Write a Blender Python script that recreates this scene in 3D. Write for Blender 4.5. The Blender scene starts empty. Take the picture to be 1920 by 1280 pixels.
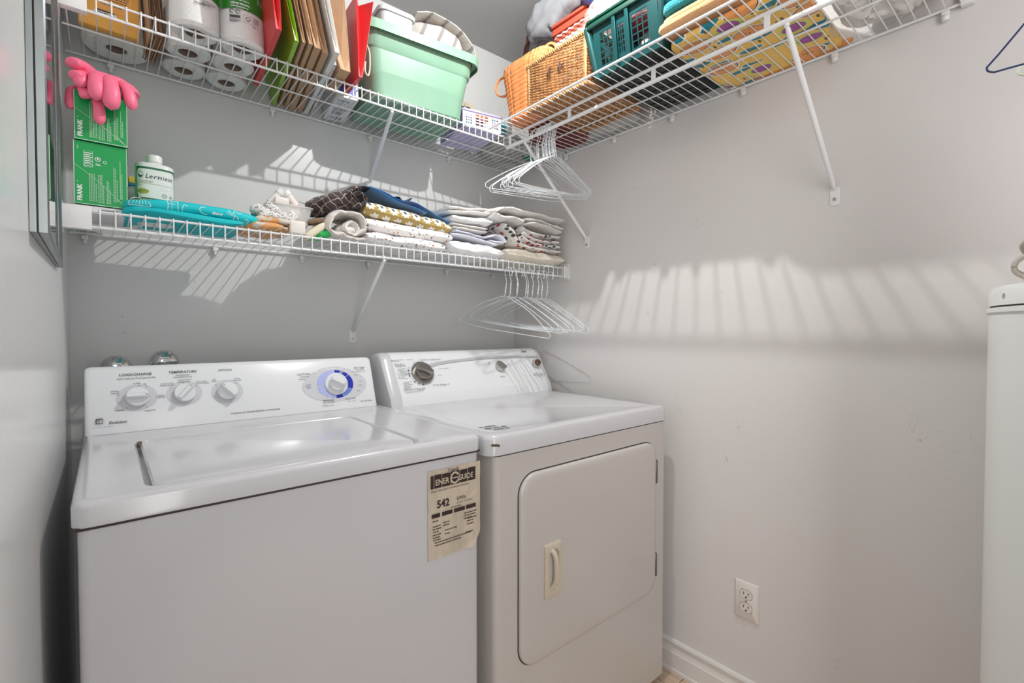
import bpy, bmesh, math, random
from mathutils import Vector, Matrix, noise
from math import sin, cos, pi, radians as RD, atan2, hypot
random.seed(7)
S = bpy.context.scene
COL = S.collection

# ------------------------------------------------------------------ camera
cam = bpy.data.cameras.new('camera'); cam.sensor_width = 36; cam.lens = 899.9 / 1920 * 36
cam.clip_start = .01; cam.clip_end = 30
co = bpy.data.objects.new('camera', cam); COL.objects.link(co)
co.location = (0, 0, 1.1284)
co.rotation_euler = (RD(90 - 1.286), 0, RD(49.696 - 90))
S.camera = co

# ------------------------------------------------------------------ light and exposure
S.view_settings.view_transform = 'Standard'; S.view_settings.look = 'None'
S.view_settings.gamma = 1; S.view_settings.use_curve_mapping = False
S.view_settings.exposure = 0.38
w = bpy.data.worlds.new('world'); S.world = w; w.use_nodes = True
w.node_tree.nodes['Background'].inputs[0].default_value = (.93, .95, 1, 1)
w.node_tree.nodes['Background'].inputs[1].default_value = .36

def area(name, loc, rot, sx, sy, e, color):
    l = bpy.data.lights.new(name, 'AREA'); l.shape = 'RECTANGLE'; l.size = sx; l.size_y = sy
    l.energy = e; l.color = color
    o = bpy.data.objects.new(name, l); COL.objects.link(o); o.location = loc; o.rotation_euler = rot
    return o
area('side_fill', (-.02, -.95, 1.35), (RD(90), 0, RD(-74)), .8, 1.9, 24, (1, .97, .95))  # added soft fill behind the camera, turned to brighten the right wall

LAMP = (.859, .785, 2.185)
pl = bpy.data.lights.new('ceiling_bulb', 'POINT'); pl.energy = 22; pl.shadow_soft_size = .007; pl.color = (1, .985, .955)
plo = bpy.data.objects.new('ceiling_bulb', pl); COL.objects.link(plo); plo.location = LAMP

# ------------------------------------------------------------------ helpers
W = {}
STUFF = {'lettering', 'print', 'white_print', 'small_print', 'barcodes', 'barcode', 'wrap_print', 'label_print', 'notice', 'white_doodles', 'slots', 'rim_ribs', 'cycle_ring', 'emblem'}
def reg(o, M): W[o.name] = M; return o

def thing(name, label, cat, loc=(0, 0, 0), rz=0, group=None, kind=None):
    o = bpy.data.objects.new(name, None); COL.objects.link(o); o.empty_display_size = .05
    o.location = loc; o.rotation_euler = (0, 0, rz)
    if label: o['label'] = label
    if cat: o['category'] = cat
    if group: o['group'] = group
    if kind: o['kind'] = kind
    return reg(o, Matrix.Translation(Vector(loc)) @ Matrix.Rotation(rz, 4, 'Z'))

def tag(o, label=None, cat=None, group=None, kind=None):
    for k, v in (('label', label), ('category', cat), ('group', group), ('kind', kind)):
        if v: o[k] = v
    return o

def part(name, bm, m, parent=None, smooth=True, local=False, origin=None):
    """links bm (world coordinates unless local) as one mesh object under parent"""
    if parent is not None:
        M = W[parent.name]
    else:
        M = Matrix.Translation(Vector(origin)) if origin else Matrix.Identity(4)
    if not local: bmesh.ops.transform(bm, matrix=M.inverted(), verts=bm.verts)
    me = bpy.data.meshes.new(name); bm.to_mesh(me); bm.free()
    ms = m if isinstance(m, (list, tuple)) else [m]
    for x in ms: me.materials.append(x)
    if smooth:
        me.shade_smooth()
        try: me.set_sharp_from_angle(angle=RD(38))
        except Exception: pass
    o = bpy.data.objects.new(name, me); COL.objects.link(o)
    if name in STUFF: o['kind'] = 'stuff'
    if parent is not None: o.parent = parent
    else: o.location = M.translation
    return reg(o, M.copy())

def copy_tree(o, parent=None):
    c = o.copy(); COL.objects.link(c)
    if parent is not None: c.parent = parent
    reg(c, W[o.name].copy())
    for ch in list(o.children): copy_tree(ch, c)
    return c

def B(): return bmesh.new()

def box(bm, x0, x1, y0, y1, z0, z1, bev=0, seg=2, M=None, mi=0):
    t = bmesh.new()
    v = bmesh.ops.create_cube(t, size=1)['verts']
    bmesh.ops.scale(t, vec=(x1 - x0, y1 - y0, z1 - z0), verts=v)
    bmesh.ops.translate(t, vec=((x0 + x1) / 2, (y0 + y1) / 2, (z0 + z1) / 2), verts=v)
    if bev: bmesh.ops.bevel(t, geom=t.edges[:], offset=bev, segments=seg, profile=.5, affect='EDGES', clamp_overlap=True)
    if M is not None: bmesh.ops.transform(t, matrix=M, verts=t.verts)
    merge(bm, t, mi)

def merge(bm, t, mi=0):
    vm = {}
    for v in t.verts: vm[v] = bm.verts.new(v.co)
    for f in t.faces:
        try:
            nf = bm.faces.new([vm[v] for v in f.verts]); nf.material_index = mi
        except ValueError: pass
    t.free()

def tube(bm, pts, r, n=6, closed=False, caps=True, mi=0, flat=None):
    pts = [Vector(p) for p in pts]; N = len(pts); rings = []
    up = None
    for i, p in enumerate(pts):
        if closed: d = pts[(i + 1) % N] - pts[i - 1]
        else: d = pts[min(i + 1, N - 1)] - pts[max(i - 1, 0)]
        if d.length < 1e-9: d = Vector((0, 0, 1))
        d.normalize()
        if up is None:
            a = Vector((0, 0, 1)) if abs(d.z) < .9 else Vector((1, 0, 0))
            up = (a - d * a.dot(d)).normalized()
        else:
            up = up - d * up.dot(d)
            if up.length < 1e-6: up = Vector((1, 0, 0)) - d * d.x
            up.normalize()
        s = d.cross(up)
        if isinstance(r, (list, tuple)):
            g = i / max(1, N - 1) * (len(r) - 1); g0 = min(int(g), len(r) - 2); rr = r[g0] + (r[g0 + 1] - r[g0]) * (g - g0)
        else: rr = r
        fl = flat or 1
        rings.append([bm.verts.new(p + (up * cos(2 * pi * k / n) * fl + s * sin(2 * pi * k / n)) * rr) for k in range(n)])
    for i in range(N if closed else N - 1):
        a, b = rings[i], rings[(i + 1) % N]
        for k in range(n):
            f = bm.faces.new((a[k], a[(k + 1) % n], b[(k + 1) % n], b[k])); f.material_index = mi
    if caps and not closed:
        for rr_, rev in ((rings[0], True), (rings[-1], False)):
            f = bm.faces.new(rr_[::-1] if not rev else rr_); f.material_index = mi

def lathe(bm, prof, c=(0, 0, 0), n=32, M=None, mi=0, cap0=True, cap1=True):
    t = bmesh.new(); rings = []
    for r, z in prof:
        rings.append([t.verts.new((r * cos(2 * pi * k / n), r * sin(2 * pi * k / n), z)) for k in range(n)])
    for a, b in zip(rings, rings[1:]):
        for k in range(n): t.faces.new((a[k], a[(k + 1) % n], b[(k + 1) % n], b[k]))
    if cap0: t.faces.new(rings[0][::-1])
    if cap1: t.faces.new(rings[-1])
    if M is not None: bmesh.ops.transform(t, matrix=M, verts=t.verts)
    bmesh.ops.translate(t, vec=c, verts=t.verts)
    merge(bm, t, mi)

def rrect(x0, x1, y0, y1, r, n=6):
    """rounded rectangle outline, counter-clockwise, as (x, y)"""
    rr = r if isinstance(r, (list, tuple)) else (r,) * 4
    out = []
    for (cx, cy, a0), q in zip(((x1, y1, 0), (x0, y1, 90), (x0, y0, 180), (x1, y0, 270)), rr):
        sx = -1 if cx == x1 else 1; sy = -1 if cy == y1 else 1
        for k in range(n + 1):
            a = RD(a0 + 90 * k / n)
            out.append((cx + sx * q + q * cos(a), cy + sy * q + q * sin(a)))
    return out

def loft(bm, rings, cap0=True, cap1=True, mi=0, M=None):
    t = bmesh.new()
    R = [[t.verts.new(p) for p in r] for r in rings]
    n = len(R[0])
    for a, b in zip(R, R[1:]):
        for k in range(n): t.faces.new((a[k], a[(k + 1) % n], b[(k + 1) % n], b[k]))
    if cap0: t.faces.new(R[0][::-1])
    if cap1: t.faces.new(R[-1])
    bmesh.ops.recalc_face_normals(t, faces=t.faces)
    if M is not None: bmesh.ops.transform(t, matrix=M, verts=t.verts)
    merge(bm, t, mi)

def spow(a, e): return math.copysign(abs(a) ** e, a)

def soft(bm, c, size, e=(.35, .3), amp=.004, fr=14, seed=0, nu=56, nv=28, zf=None, rz=0, ry=0, rx=0, mi=0, creases=0):
    """super-ellipsoid cushion with noisy wrinkles"""
    t = bmesh.new(); a, b, h = size[0] / 2, size[1] / 2, size[2] / 2
    V = []
    for j in range(nv + 1):
        ph = -pi / 2 + pi * j / nv; row = []
        for i in range(nu):
            th = 2 * pi * i / nu
            x = a * spow(cos(ph), e[1]) * spow(cos(th), e[0]); y = b * spow(cos(ph), e[1]) * spow(sin(th), e[0]); z = h * spow(sin(ph), e[1])
            p = Vector((x, y, z))
            nn = Vector((x / a ** 2, y / b ** 2, z / h ** 2)).normalized() if (x or y or z) else Vector((0, 0, 1))
            q = p + Vector((seed * 3.1, seed * 1.7, seed * .9))
            d = noise.noise(q * fr) * amp + noise.noise(q * fr * 2.7) * amp * .4
            if creases: d -= creases * max(0, 1 - abs(noise.noise(q * Vector((fr * .5, fr * .5, fr * 1.1)).length * .8)) * 7)
            p += nn * d
            if zf: p.z += zf(p.x, p.y)
            row.append(t.verts.new(p))
            if j in (0, nv): break
        V.append(row)
    for j in range(nv):
        A, C = V[j], V[j + 1]
        for i in range(nu):
            k = (i + 1) % nu
            if j == 0: t.faces.new((A[0], C[k], C[i]))
            elif j == nv - 1: t.faces.new((A[i], A[k], C[0]))
            else: t.faces.new((A[i], A[k], C[k], C[i]))
    M = Matrix.Translation(Vector(c)) @ Matrix.Rotation(rz, 4, 'Z') @ Matrix.Rotation(ry, 4, 'Y') @ Matrix.Rotation(rx, 4, 'X')
    bmesh.ops.transform(t, matrix=M, verts=t.verts); merge(bm, t, mi)

def catmull(P, n=6):
    P = [Vector(p) for p in P]; out = []
    for i in range(len(P) - 1):
        p0 = P[max(i - 1, 0)]; p1 = P[i]; p2 = P[i + 1]; p3 = P[min(i + 2, len(P) - 1)]
        for k in range(n):
            t = k / n
            out.append(.5 * ((2 * p1) + (p2 - p0) * t + (2 * p0 - 5 * p1 + 4 * p2 - p3) * t * t + (3 * p1 - p0 - 3 * p2 + p3) * t ** 3))
    out.append(P[-1]); return out

def ribbon(bm, path, th, y0, y1, amp=.003, seed=0, n=5, ny=12, skew=0, mi=0, fr=16, taper=None):
    """cloth layer: a path in the x-z plane, thickness th, laid back from y0 to y1 with a rounded front edge"""
    P = catmull([(x, 0, z) for x, z in path], n); N = len(P)
    nrm = []
    for i in range(N):
        d = (P[min(i + 1, N - 1)] - P[max(i - 1, 0)]).normalized(); nrm.append(Vector((-d.z, 0, d.x)))
    t = bmesh.new(); rings = []
    for j in range(ny + 1):
        f = j / ny; y = y0 + (y1 - y0) * f
        e = min(1, (.25 + .75 * math.sqrt(min(1, f * ny / 1.5)))) * min(1, (.25 + .75 * math.sqrt(min(1, (1 - f) * ny / 1.5))))
        ring = []
        def pt(i, s, k):
            tt = (taper(i / (N - 1)) if taper else 1) * th / 2
            p = P[i] + nrm[i] * s * tt * e
            q = Vector((p.x * 1.0, y * .8, p.z)) * fr + Vector((seed * 5.3, seed, 0))
            dz = noise.noise(q) * amp + noise.noise(q * 2.3) * amp * .5
            return Vector((p.x + skew * f + noise.noise(q + Vector((9, 9, 9))) * amp * .6, y + noise.noise(Vector((p.x * fr, seed, p.z * fr * .6))) * amp * 2.2, p.z + dz))
        for i in range(N): ring.append(t.verts.new(pt(i, 1, 0)))
        for i in range(N - 1, -1, -1): ring.append(t.verts.new(pt(i, -1, 0)))
        rings.append(ring)
    m = len(rings[0])
    for a, b in zip(rings, rings[1:]):
        for k in range(m): t.faces.new((a[k], a[(k + 1) % m], b[(k + 1) % m], b[k]))
    for R_, fl in ((rings[0], 1), (rings[-1], 0)):
        for i in range(N - 1):
            q = (R_[i], R_[i + 1], R_[m - 2 - i], R_[m - 1 - i])
            t.faces.new(q if fl else q[::-1])
    bmesh.ops.recalc_face_normals(t, faces=t.faces); merge(bm, t, mi)

# planar frames for print and fittings -------------------------------------
def frame(o, r, u):
    r = Vector(r).normalized(); u = Vector(u); u = (u - r * u.dot(r)).normalized(); n = r.cross(u)
    M = Matrix((r, u, n)).transposed().to_4x4(); M.translation = Vector(o); return M

def quad(bm, M, x, y, w_, h, z=.0004, mi=0, sh=0):
    vs = [bm.verts.new(M @ Vector(p)) for p in ((x, y, z), (x + w_, y, z), (x + w_ + sh, y + h, z), (x + sh, y + h, z))]
    bm.faces.new(vs).material_index = mi

def text(bm, M, s, x, y, size, z=.0005, align='LEFT', shear=0, sx=1, mi=0, bold=0, space=1):
    c = bpy.data.curves.new('t', 'FONT'); c.body = s; c.size = size; c.align_x = align; c.shear = shear; c.offset = bold; c.space_character = space
    c.resolution_u = 2
    o = bpy.data.objects.new('t', c); COL.objects.link(o)
    dg = bpy.context.evaluated_depsgraph_get(); me = o.evaluated_get(dg).to_mesh()
    T = M @ Matrix.Translation((x, y, z)) @ Matrix.Diagonal((sx, 1, 1, 1))
    vs = [bm.verts.new(T @ v.co) for v in me.vertices]
    for p in me.polygons:
        try: bm.faces.new([vs[i] for i in p.vertices]).material_index = mi
        except ValueError: pass
    bpy.data.objects.remove(o); bpy.data.curves.remove(c)

def dashes(bm, M, x, y, w_, n, lh, th, z=.0004, mi=0, seed=1, fill=.92):
    """n lines of unreadably small print"""
    rnd = random.Random(seed)
    for i in range(n):
        cx = x; end = x + w_ * (fill if i < n - 1 else .6)
        while cx < end:
            l = rnd.uniform(.8, 2.6) * th * 1.6
            quad(bm, M, cx, y - i * lh, min(l, x + w_ - cx), th, z, mi); cx += l + th * .6

def ringflat(bm, M, cx, cy, r0, r1, n=32, a0=0, a1=360, z=.0004, mi=0, ry=1):
    A = []
    for k in range(n + 1):
        a = RD(a0 + (a1 - a0) * k / n)
        A.append((bm.verts.new(M @ Vector((cx + r0 * cos(a), cy + r0 * ry * sin(a), z))), bm.verts.new(M @ Vector((cx + r1 * cos(a), cy + r1 * ry * sin(a), z)))))
    for p, q in zip(A, A[1:]): bm.faces.new((p[0], p[1], q[1], q[0])).material_index = mi

def disc(bm, M, cx, cy, rx, ry=None, n=36, z=.0004, mi=0):
    ry = ry or rx
    bm.faces.new([bm.verts.new(M @ Vector((cx + rx * cos(2 * pi * k / n), cy + ry * sin(2 * pi * k / n), z))) for k in range(n)]).material_index = mi

def stroke(bm, M, pts, wd, z=.0005, mi=0):
    P = [Vector((p[0], p[1], 0)) for p in pts]; L = []
    for i, p in enumerate(P):
        d = P[min(i + 1, len(P) - 1)] - P[max(i - 1, 0)]; d.normalize(); n = Vector((-d.y, d.x, 0)) * wd / 2
        L.append((bm.verts.new(M @ (p + n + Vector((0, 0, z)))), bm.verts.new(M @ (p - n + Vector((0, 0, z))))))
    for a, b in zip(L, L[1:]): bm.faces.new((a[0], a[1], b[1], b[0])).material_index = mi

# ------------------------------------------------------------------ materials
def mat(name, col, rough=.5, metal=0, bump=0, bscale=60, var=0, vscale=8, coat=0, spec=.5, trans=0, alpha=1, sheen=0, aniso=None, ior=1.45):
    m = bpy.data.materials.new(name); m.use_nodes = True; nt = m.node_tree; b = nt.nodes['Principled BSDF']
    b.inputs['Base Color'].default_value = (*col, 1); b.inputs['Roughness'].default_value = rough; b.inputs['Metallic'].default_value = metal
    b.inputs['Coat Weight'].default_value = coat; b.inputs['Specular IOR Level'].default_value = spec
    b.inputs['Transmission Weight'].default_value = trans; b.inputs['Alpha'].default_value = alpha; b.inputs['IOR'].default_value = ior
    b.inputs['Sheen Weight'].default_value = sheen; b.inputs['Coat Roughness'].default_value = .08
    if bump or var:
        tc = nt.nodes.new('ShaderNodeTexCoord'); mp = nt.nodes.new('ShaderNodeMapping'); nt.links.new(tc.outputs['Object'], mp.inputs[0])
        if aniso: mp.inputs['Scale'].default_value = aniso
        if bump:
            n = nt.nodes.new('ShaderNodeTexNoise'); n.inputs['Scale'].default_value = bscale; n.inputs['Detail'].default_value = 3
            bp = nt.nodes.new('ShaderNodeBump'); bp.inputs['Strength'].default_value = bump; bp.inputs['Distance'].default_value = .004
            nt.links.new(mp.outputs[0], n.inputs['Vector']); nt.links.new(n.outputs[0], bp.inputs['Height']); nt.links.new(bp.outputs[0], b.inputs['Normal'])
        if var:
            n = nt.nodes.new('ShaderNodeTexNoise'); n.inputs['Scale'].default_value = vscale; n.inputs['Detail'].default_value = 4
            r = nt.nodes.new('ShaderNodeValToRGB'); c0 = [max(0, c * (1 - var)) for c in col]; c1 = [min(1, c * (1 + var)) for c in col]
            r.color_ramp.elements[0].color = (*c0, 1); r.color_ramp.elements[0].position = .3
            r.color_ramp.elements[1].color = (*c1, 1); r.color_ramp.elements[1].position = .7
            nt.links.new(mp.outputs[0], n.inputs['Vector']); nt.links.new(n.outputs[0], r.inputs[0]); nt.links.new(r.outputs[0], b.inputs['Base Color'])
    return m

class NT:
    """small node-expression helper"""
    def __init__(s, m): s.m = m; s.nt = m.node_tree; s.b = s.nt.nodes['Principled BSDF']
    def n(s, t, **k):
        x = s.nt.nodes.new(t)
        for a, v in k.items(): setattr(x, a, v)
        return x
    def set(s, inp, v):
        if isinstance(v, bpy.types.NodeSocket): s.nt.links.new(v, inp)
        else: inp.default_value = v
    def math(s, op, a, b=0, c=0):
        x = s.n('ShaderNodeMath', operation=op)
        for i, v in enumerate((a, b, c)): s.set(x.inputs[i], v)
        return x.outputs[0]
    def mix(s, f, a, b):
        x = s.n('ShaderNodeMix', data_type='RGBA'); s.set(x.inputs[0], f)
        s.set(x.inputs[6], (*a, 1) if isinstance(a, tuple) else a); s.set(x.inputs[7], (*b, 1) if isinstance(b, tuple) else b)
        return x.outputs[2]
    def coords(s, scale=(1, 1, 1), rot=(0, 0, 0), loc=(0, 0, 0)):
        tc = s.n('ShaderNodeTexCoord'); mp = s.n('ShaderNodeMapping')
        mp.inputs['Scale'].default_value = scale; mp.inputs['Rotation'].default_value = rot; mp.inputs['Location'].default_value = loc
        s.nt.links.new(tc.outputs['Object'], mp.inputs[0]); return mp.outputs[0]
    def sep(s, v):
        x = s.n('ShaderNodeSeparateXYZ'); s.nt.links.new(v, x.inputs[0]); return x.outputs
    def comb(s, x, y, z=0):
        c = s.n('ShaderNodeCombineXYZ')
        for i, v in enumerate((x, y, z)): s.set(c.inputs[i], v)
        return c.outputs[0]
    def vor(s, v, sc, rnd=1, feat='F1', dim='3D'):
        x = s.n('ShaderNodeTexVoronoi', feature=feat, voronoi_dimensions=dim); x.inputs['Scale'].default_value = sc
        if 'Randomness' in x.inputs: x.inputs['Randomness'].default_value = rnd
        s.nt.links.new(v, x.inputs['Vector']); return x.outputs
    def noise(s, v, sc, det=2):
        x = s.n('ShaderNodeTexNoise'); x.inputs['Scale'].default_value = sc; x.inputs['Detail'].default_value = det
        s.nt.links.new(v, x.inputs['Vector']); return x.outputs[0]
    def less(s, a, b): return s.math('LESS_THAN', a, b)
    def bump(s, h, st=.5, d=.003):
        x = s.n('ShaderNodeBump'); x.inputs['Strength'].default_value = st; x.inputs['Distance'].default_value = d
        s.nt.links.new(h, x.inputs['Height']); s.nt.links.new(x.outputs[0], s.b.inputs['Normal'])
    def color(s, c): s.set(s.b.inputs['Base Color'], c)

def wallmat(name, col, rough, seed, scuffs=True):
    m = mat(name, col, rough); N = NT(m); v = N.coords(loc=(seed, seed, seed))
    c = N.mix(N.math('MULTIPLY', N.noise(v, 2.2, 5), .5), tuple(x * .93 for x in col), tuple(min(1, x * 1.05) for x in col))
    if scuffs:
        # short scuff marks and specks that are in the paint
        v2 = N.coords(scale=(1, 1, 1), rot=(.4, .5, .3), loc=(seed * 2, 0, 0)); wv = N.noise(v2, 9, 3)
        line = N.less(N.math('ABSOLUTE', N.math('SUBTRACT', wv, .5)), .0016)
        mask = N.math('GREATER_THAN', N.noise(v, 6.5, 2), .66)
        c = N.mix(N.math('MULTIPLY', N.math('MULTIPLY', line, mask), .32), c, (.2, .19, .18))
        dots = N.less(N.vor(v, 7)[0], .018)
        c = N.mix(N.math('MULTIPLY', dots, .45), c, (.2, .18, .16))
    N.color(c); N.bump(N.noise(v, 130, 3), .12, .002)
    return m

M_wall_b = wallmat('wall_paint_grey', (.65, .66, .655), .36, 1)
M_wall_r = wallmat('wall_paint_warm_grey', (.72, .70, .69), .38, 2)
M_wall_l = mat('semi_gloss_white_paint', (.78, .79, .79), .2, bump=.04, bscale=40)
M_ceil = mat('ceiling_paint', (.40, .40, .40), .5, bump=.1, bscale=90)
M_base = mat('baseboard_white', (.74, .72, .70), .3, var=.04)
M_vinyl = mat('white_vinyl_coating', (.80, .81, .82), .3)
M_clip = mat('white_plastic', (.78, .78, .77), .35)
M_enamel = mat('white_enamel', (.60, .60, .625), .17, coat=.4, var=.015, vscale=3)
M_enamel_d = mat('aged_white_enamel', (.55, .525, .50), .2, coat=.3, var=.02, vscale=4)
M_panel = mat('console_white', (.76, .78, .80), .22)
M_print = mat('dark_grey_print', (.06, .06, .07), .6)
M_print_l = mat('light_grey_print', (.46, .47, .49), .5)
M_print_p = mat('pale_grey_print', (.60, .61, .65), .5)
M_black = mat('black', (.012, .012, .013), .4)
M_gap = mat('dark_gap', (.05, .04, .035), .7)
M_chrome = mat('chrome', (.75, .75, .75), .06, metal=1)
M_steel = mat('satin_metal', (.45, .44, .43), .28, metal=1)
M_silver = mat('silver_frame', (.25, .275, .275), .28, metal=.9, var=.06, vscale=20)
M_mirror = mat('mirror_glass', (.92, .94, .93), .01, metal=1)
M_wire = mat('hanger_wire', (.80, .83, .86), .25, metal=.15)
M_dwire = mat('dark_blue_wire', (.015, .03, .09), .3)

# ------------------------------------------------------------------ room
XL, XR, YB, ZC = -.069, 1.430, 1.671, 2.336
def struct(name, bm, m, parent=None, smooth=False):
    o = part(name, bm, m, parent, smooth)
    if parent is None: o['kind'] = 'structure'
    return o
b = B(); box(b, XL - .1, XR + .1, YB, YB + .1, -.05, ZC + .1); struct('wall_back', b, M_wall_b)
b = B(); box(b, XR, XR + .1, -1.3, YB, -.05, ZC + .1); struct('wall_right', b, M_wall_r)
b = B(); box(b, XL - .1, XL, -1.3, YB, -.05, ZC + .1); struct('wall_left', b, M_wall_l)
b = B(); box(b, XL, XR, -1.3, YB, ZC, ZC + .1); struct('ceiling', b, M_ceil)
# floor of narrow wood-look planks, running towards the back wall
b = B(); box(b, XL, XR, -1.3, YB, -.06, -.012)
fl = struct('floor', b, mat('subfloor', (.12, .08, .05), .8))
M_plank = mat('floor_plank', (.62, .47, .35), .35, bump=.05, bscale=30, var=.22, vscale=6, aniso=(8, .8, 1))
k = 0; x = XL + .002
while x < XR - .01:
    w_ = min(.118, XR - .002 - x); y = -1.29 + (k % 3) * .27
    segs = [-1.298] + [yy for yy in (y + .1, y + 1.1, y + 2.1) if -1.2 < yy < 1.6] + [YB - .002]
    for a, c in zip(segs, segs[1:]):
        b = B(); box(b, x, x + w_ - .0025, a, c - .0025, -.012, 0, .001, 1); part('plank', b, M_plank, fl, False)
    x += .1185; k += 1
# baseboard on the right wall: stepped profile
def baseboard(name, pts, y0, y1):
    b = B(); rings = [[(px, yy, pz) for px, pz in pts] for yy in (y0, y1)]; loft(b, rings); return struct(name, b, M_base)
H = .106
prof = [(XR - .0005, 0), (XR - .016, 0), (XR - .016, .010), (XR - .013, .014), (XR - .013, .062), (XR - .0125, .064), (XR - .010, .066), (XR - .007, .078), (XR - .0065, .088), (XR - .011, .091), (XR - .012, .097), (XR - .009, .104), (XR - .004, H), (XR - .0005, H)]
baseboard('baseboard_right', prof, -1.3, YB - .001)
prof2 = [(XL + XR - px, pz) for px, pz in prof][::-1]
prof2 = [(XL + (XR - px), pz) for px, pz in prof]
baseboard('baseboard_left', prof2, -1.3, YB - .001)
b = B(); loft(b, [[(xx, YB - (XR - px), pz) for px, pz in prof] for xx in (XL + .017, XR - .017)]); struct('baseboard_back', b, M_base)

# ceiling lamp that throws the hard shelf shadows (above the frame)
t = thing('ceiling_lamp', 'bare-bulb ceiling lamp holder fixed above the machines', 'lamp', (LAMP[0], LAMP[1], ZC))
b = B(); lathe(b, [(.002, ZC - .03), (.045, ZC - .026), (.058, ZC - .008), (.058, ZC)], (LAMP[0], LAMP[1], 0)); part('ceiling_rose', b, M_clip, t)
b = B(); lathe(b, [(.02, ZC - .068), (.021, ZC - .03)], (LAMP[0], LAMP[1], 0)); part('socket', b, M_clip, t)

# ------------------------------------------------------------------ wire shelves
ZU, ZL = 1.838, 1.383
def shelf_x(name, label, ztop, yf, lip, x0, x1, clips, px0, px1, brk_l=True):
    """ventilated shelf along the back wall with a turned-down lip"""
    t = thing(name, label, 'shelf', ((x0 + x1) / 2, YB, ztop))
    r = .0031
    b = B(); tube(b, [(x0, YB - .008, ztop - r), (x1, YB - .008, ztop - r)], r, 8); part('wall_rail', b, M_vinyl, t)
    b = B(); tube(b, [(x0, (YB + yf) / 2, ztop - .0045), (x1, (YB + yf) / 2, ztop - .0045)], .0022, 8); part('middle_rail', b, M_vinyl, t)
    b = B(); tube(b, [(x0, yf + .002, ztop - .0045), (x1, yf + .002, ztop - .0045)], .0026, 8); part('front_rail', b, M_vinyl, t)
    b = B(); tube(b, [(x0, yf + .001, ztop - lip), (x1, yf + .001, ztop - lip)], r, 8); part('lip_rail', b, M_vinyl, t)
    b = B(); tube(b, [(x0 + .01, YB - .006, ztop), (x0 + .01, yf + .004, ztop), (x0 + .01, yf - .001, ztop - .001), (x0 + .01, yf - .0035, ztop - .006), (x0 + .01, yf - .0035, ztop - lip + .001)], .00145, 6)
    w0 = part('wire', b, M_vinyl, t)
    n = int((x1 - x0 - .012) / .0254)
    for i in range(1, n + 1):
        c = w0.copy(); COL.objects.link(c); c.parent = t; c.location = (i * .0254, 0, 0); reg(c, W[t.name])
    c0 = None
    for cx in clips:
        if c0 is None:
            b = B(); box(b, cx - .007, cx + .007, YB - .016, YB - .0005, ztop - .019, ztop - .008, .002); box(b, cx - .004, cx + .004, YB - .014, YB - .001, ztop - .03, ztop - .018, .002)
            c0 = part('wall_clip', b, M_clip, t); xx = cx
        else:
            c = c0.copy(); COL.objects.link(c); c.parent = t; c.location = (cx - xx, 0, 0); reg(c, W[t.name])
    # end brackets on the side walls
    for side, xe in (('l', x0), ('r', x1)):
        s = 1 if side == 'l' else -1
        b = B(); wall = XL if side == 'l' else XR
        xa, xb = sorted((wall + s * .0005, wall + s * .006)); box(b, xa, xb, yf - .012, yf + .045, ztop - lip - .012, ztop + .016, .002)
        L_ = px0 if side == 'l' else px1
        xa, xb = sorted((wall + s * .006, wall + s * L_)); box(b, xa, xb, yf - .0075, yf - .0045, ztop - lip - .004, ztop + .003, .001)
        xa, xb = sorted((wall + s * .006, wall + s * L_)); box(b, xa, xb, yf - .0075, yf + .012, ztop - lip - .0065, ztop - lip - .0035, .001)
        o = part('end_bracket', b, M_clip, t)
        M = frame((wall + s * .006 + (0 if s > 0 else -.045), yf - .0076, ztop - lip), (1, 0, 0), (0, 0, 1))
        b = B(); ringflat(b, M, .028, .020, .0185, .0190, 28, ry=.28); part('embossed_oval', b, M_print_l, o)
    return t
shelf_x('wire_shelf', 'upper white wire shelf along the back wall, holding paper rolls, bags and green tub', ZU, 1.362, .035, XL + .004, XR - .004, (.022, .415, .74, 1.073, 1.35), .05, .03)
shelf_x('wire_shelf', 'lower white wire shelf above the washer and dryer, holding folded cloths', ZL, 1.336, .038, XL + .004, XR - .004, (-.036, .254, .5, .73, 1.061, 1.3), .052, .032)

# deep shelf on the right wall with a hanging rod under it
tr = thing('wire_shelf', 'deep white wire shelf with hanging rod on the right wall, holding baskets', 'shelf', (XR, .75, ZU))
XF, XM, XD = 1.040, 1.130, 1.272
Y0, Y1 = .172, 1.352
for nm, xx, r, zz in (('wall_rail', XR - .008, .0034, ZU - .003), ('middle_rail', XD, .0026, ZU - .0045), ('front_rail', XF, .0034, ZU - .001), ('support_rail', XM, .0048, ZU - .0062)):
    b = B(); tube(b, [(xx, Y0, zz), (xx, Y1, zz)], r, 8); part(nm, b, M_vinyl, tr)
b = B(); tube(b, [(XM, Y0, ZU - .043), (XM, Y1 + .008, ZU - .043)], .0058, 10); part('hanging_rod', b, M_vinyl, tr)
b = B(); tube(b, [(XF, Y1 - .008, ZU), (XR - .006, Y1 - .008, ZU)], .00145, 6); w0 = part('wire', b, M_vinyl, tr)
for i in range(1, int((Y1 - Y0 - .01) / .0254) + 1):
    c = w0.copy(); COL.objects.link(c); c.parent = tr; c.location = (0, -i * .0254, 0); reg(c, W[tr.name])
for yy in (1.343, 1.052, .747, .458):
    b = B(); box(b, XM - .002, XM + .002, yy - .0065, yy + .0065, ZU - .04, ZU - .006, .001, 1); part('rod_hanger_tab', b, M_vinyl, tr)
for yy in (1.34, 1.101, .868, .639, .41, .2):
    b = B(); box(b, XR - .016, XR - .0005, yy - .007, yy + .007, ZU - .017, ZU - .007, .002)
    lathe(b, [(.006, ZU - .028), (.008, ZU - .024), (.008, ZU - .018), (.005, ZU - .014)], (XR - .009, yy, 0), 12); part('wall_clip', b, M_clip, tr)
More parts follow.
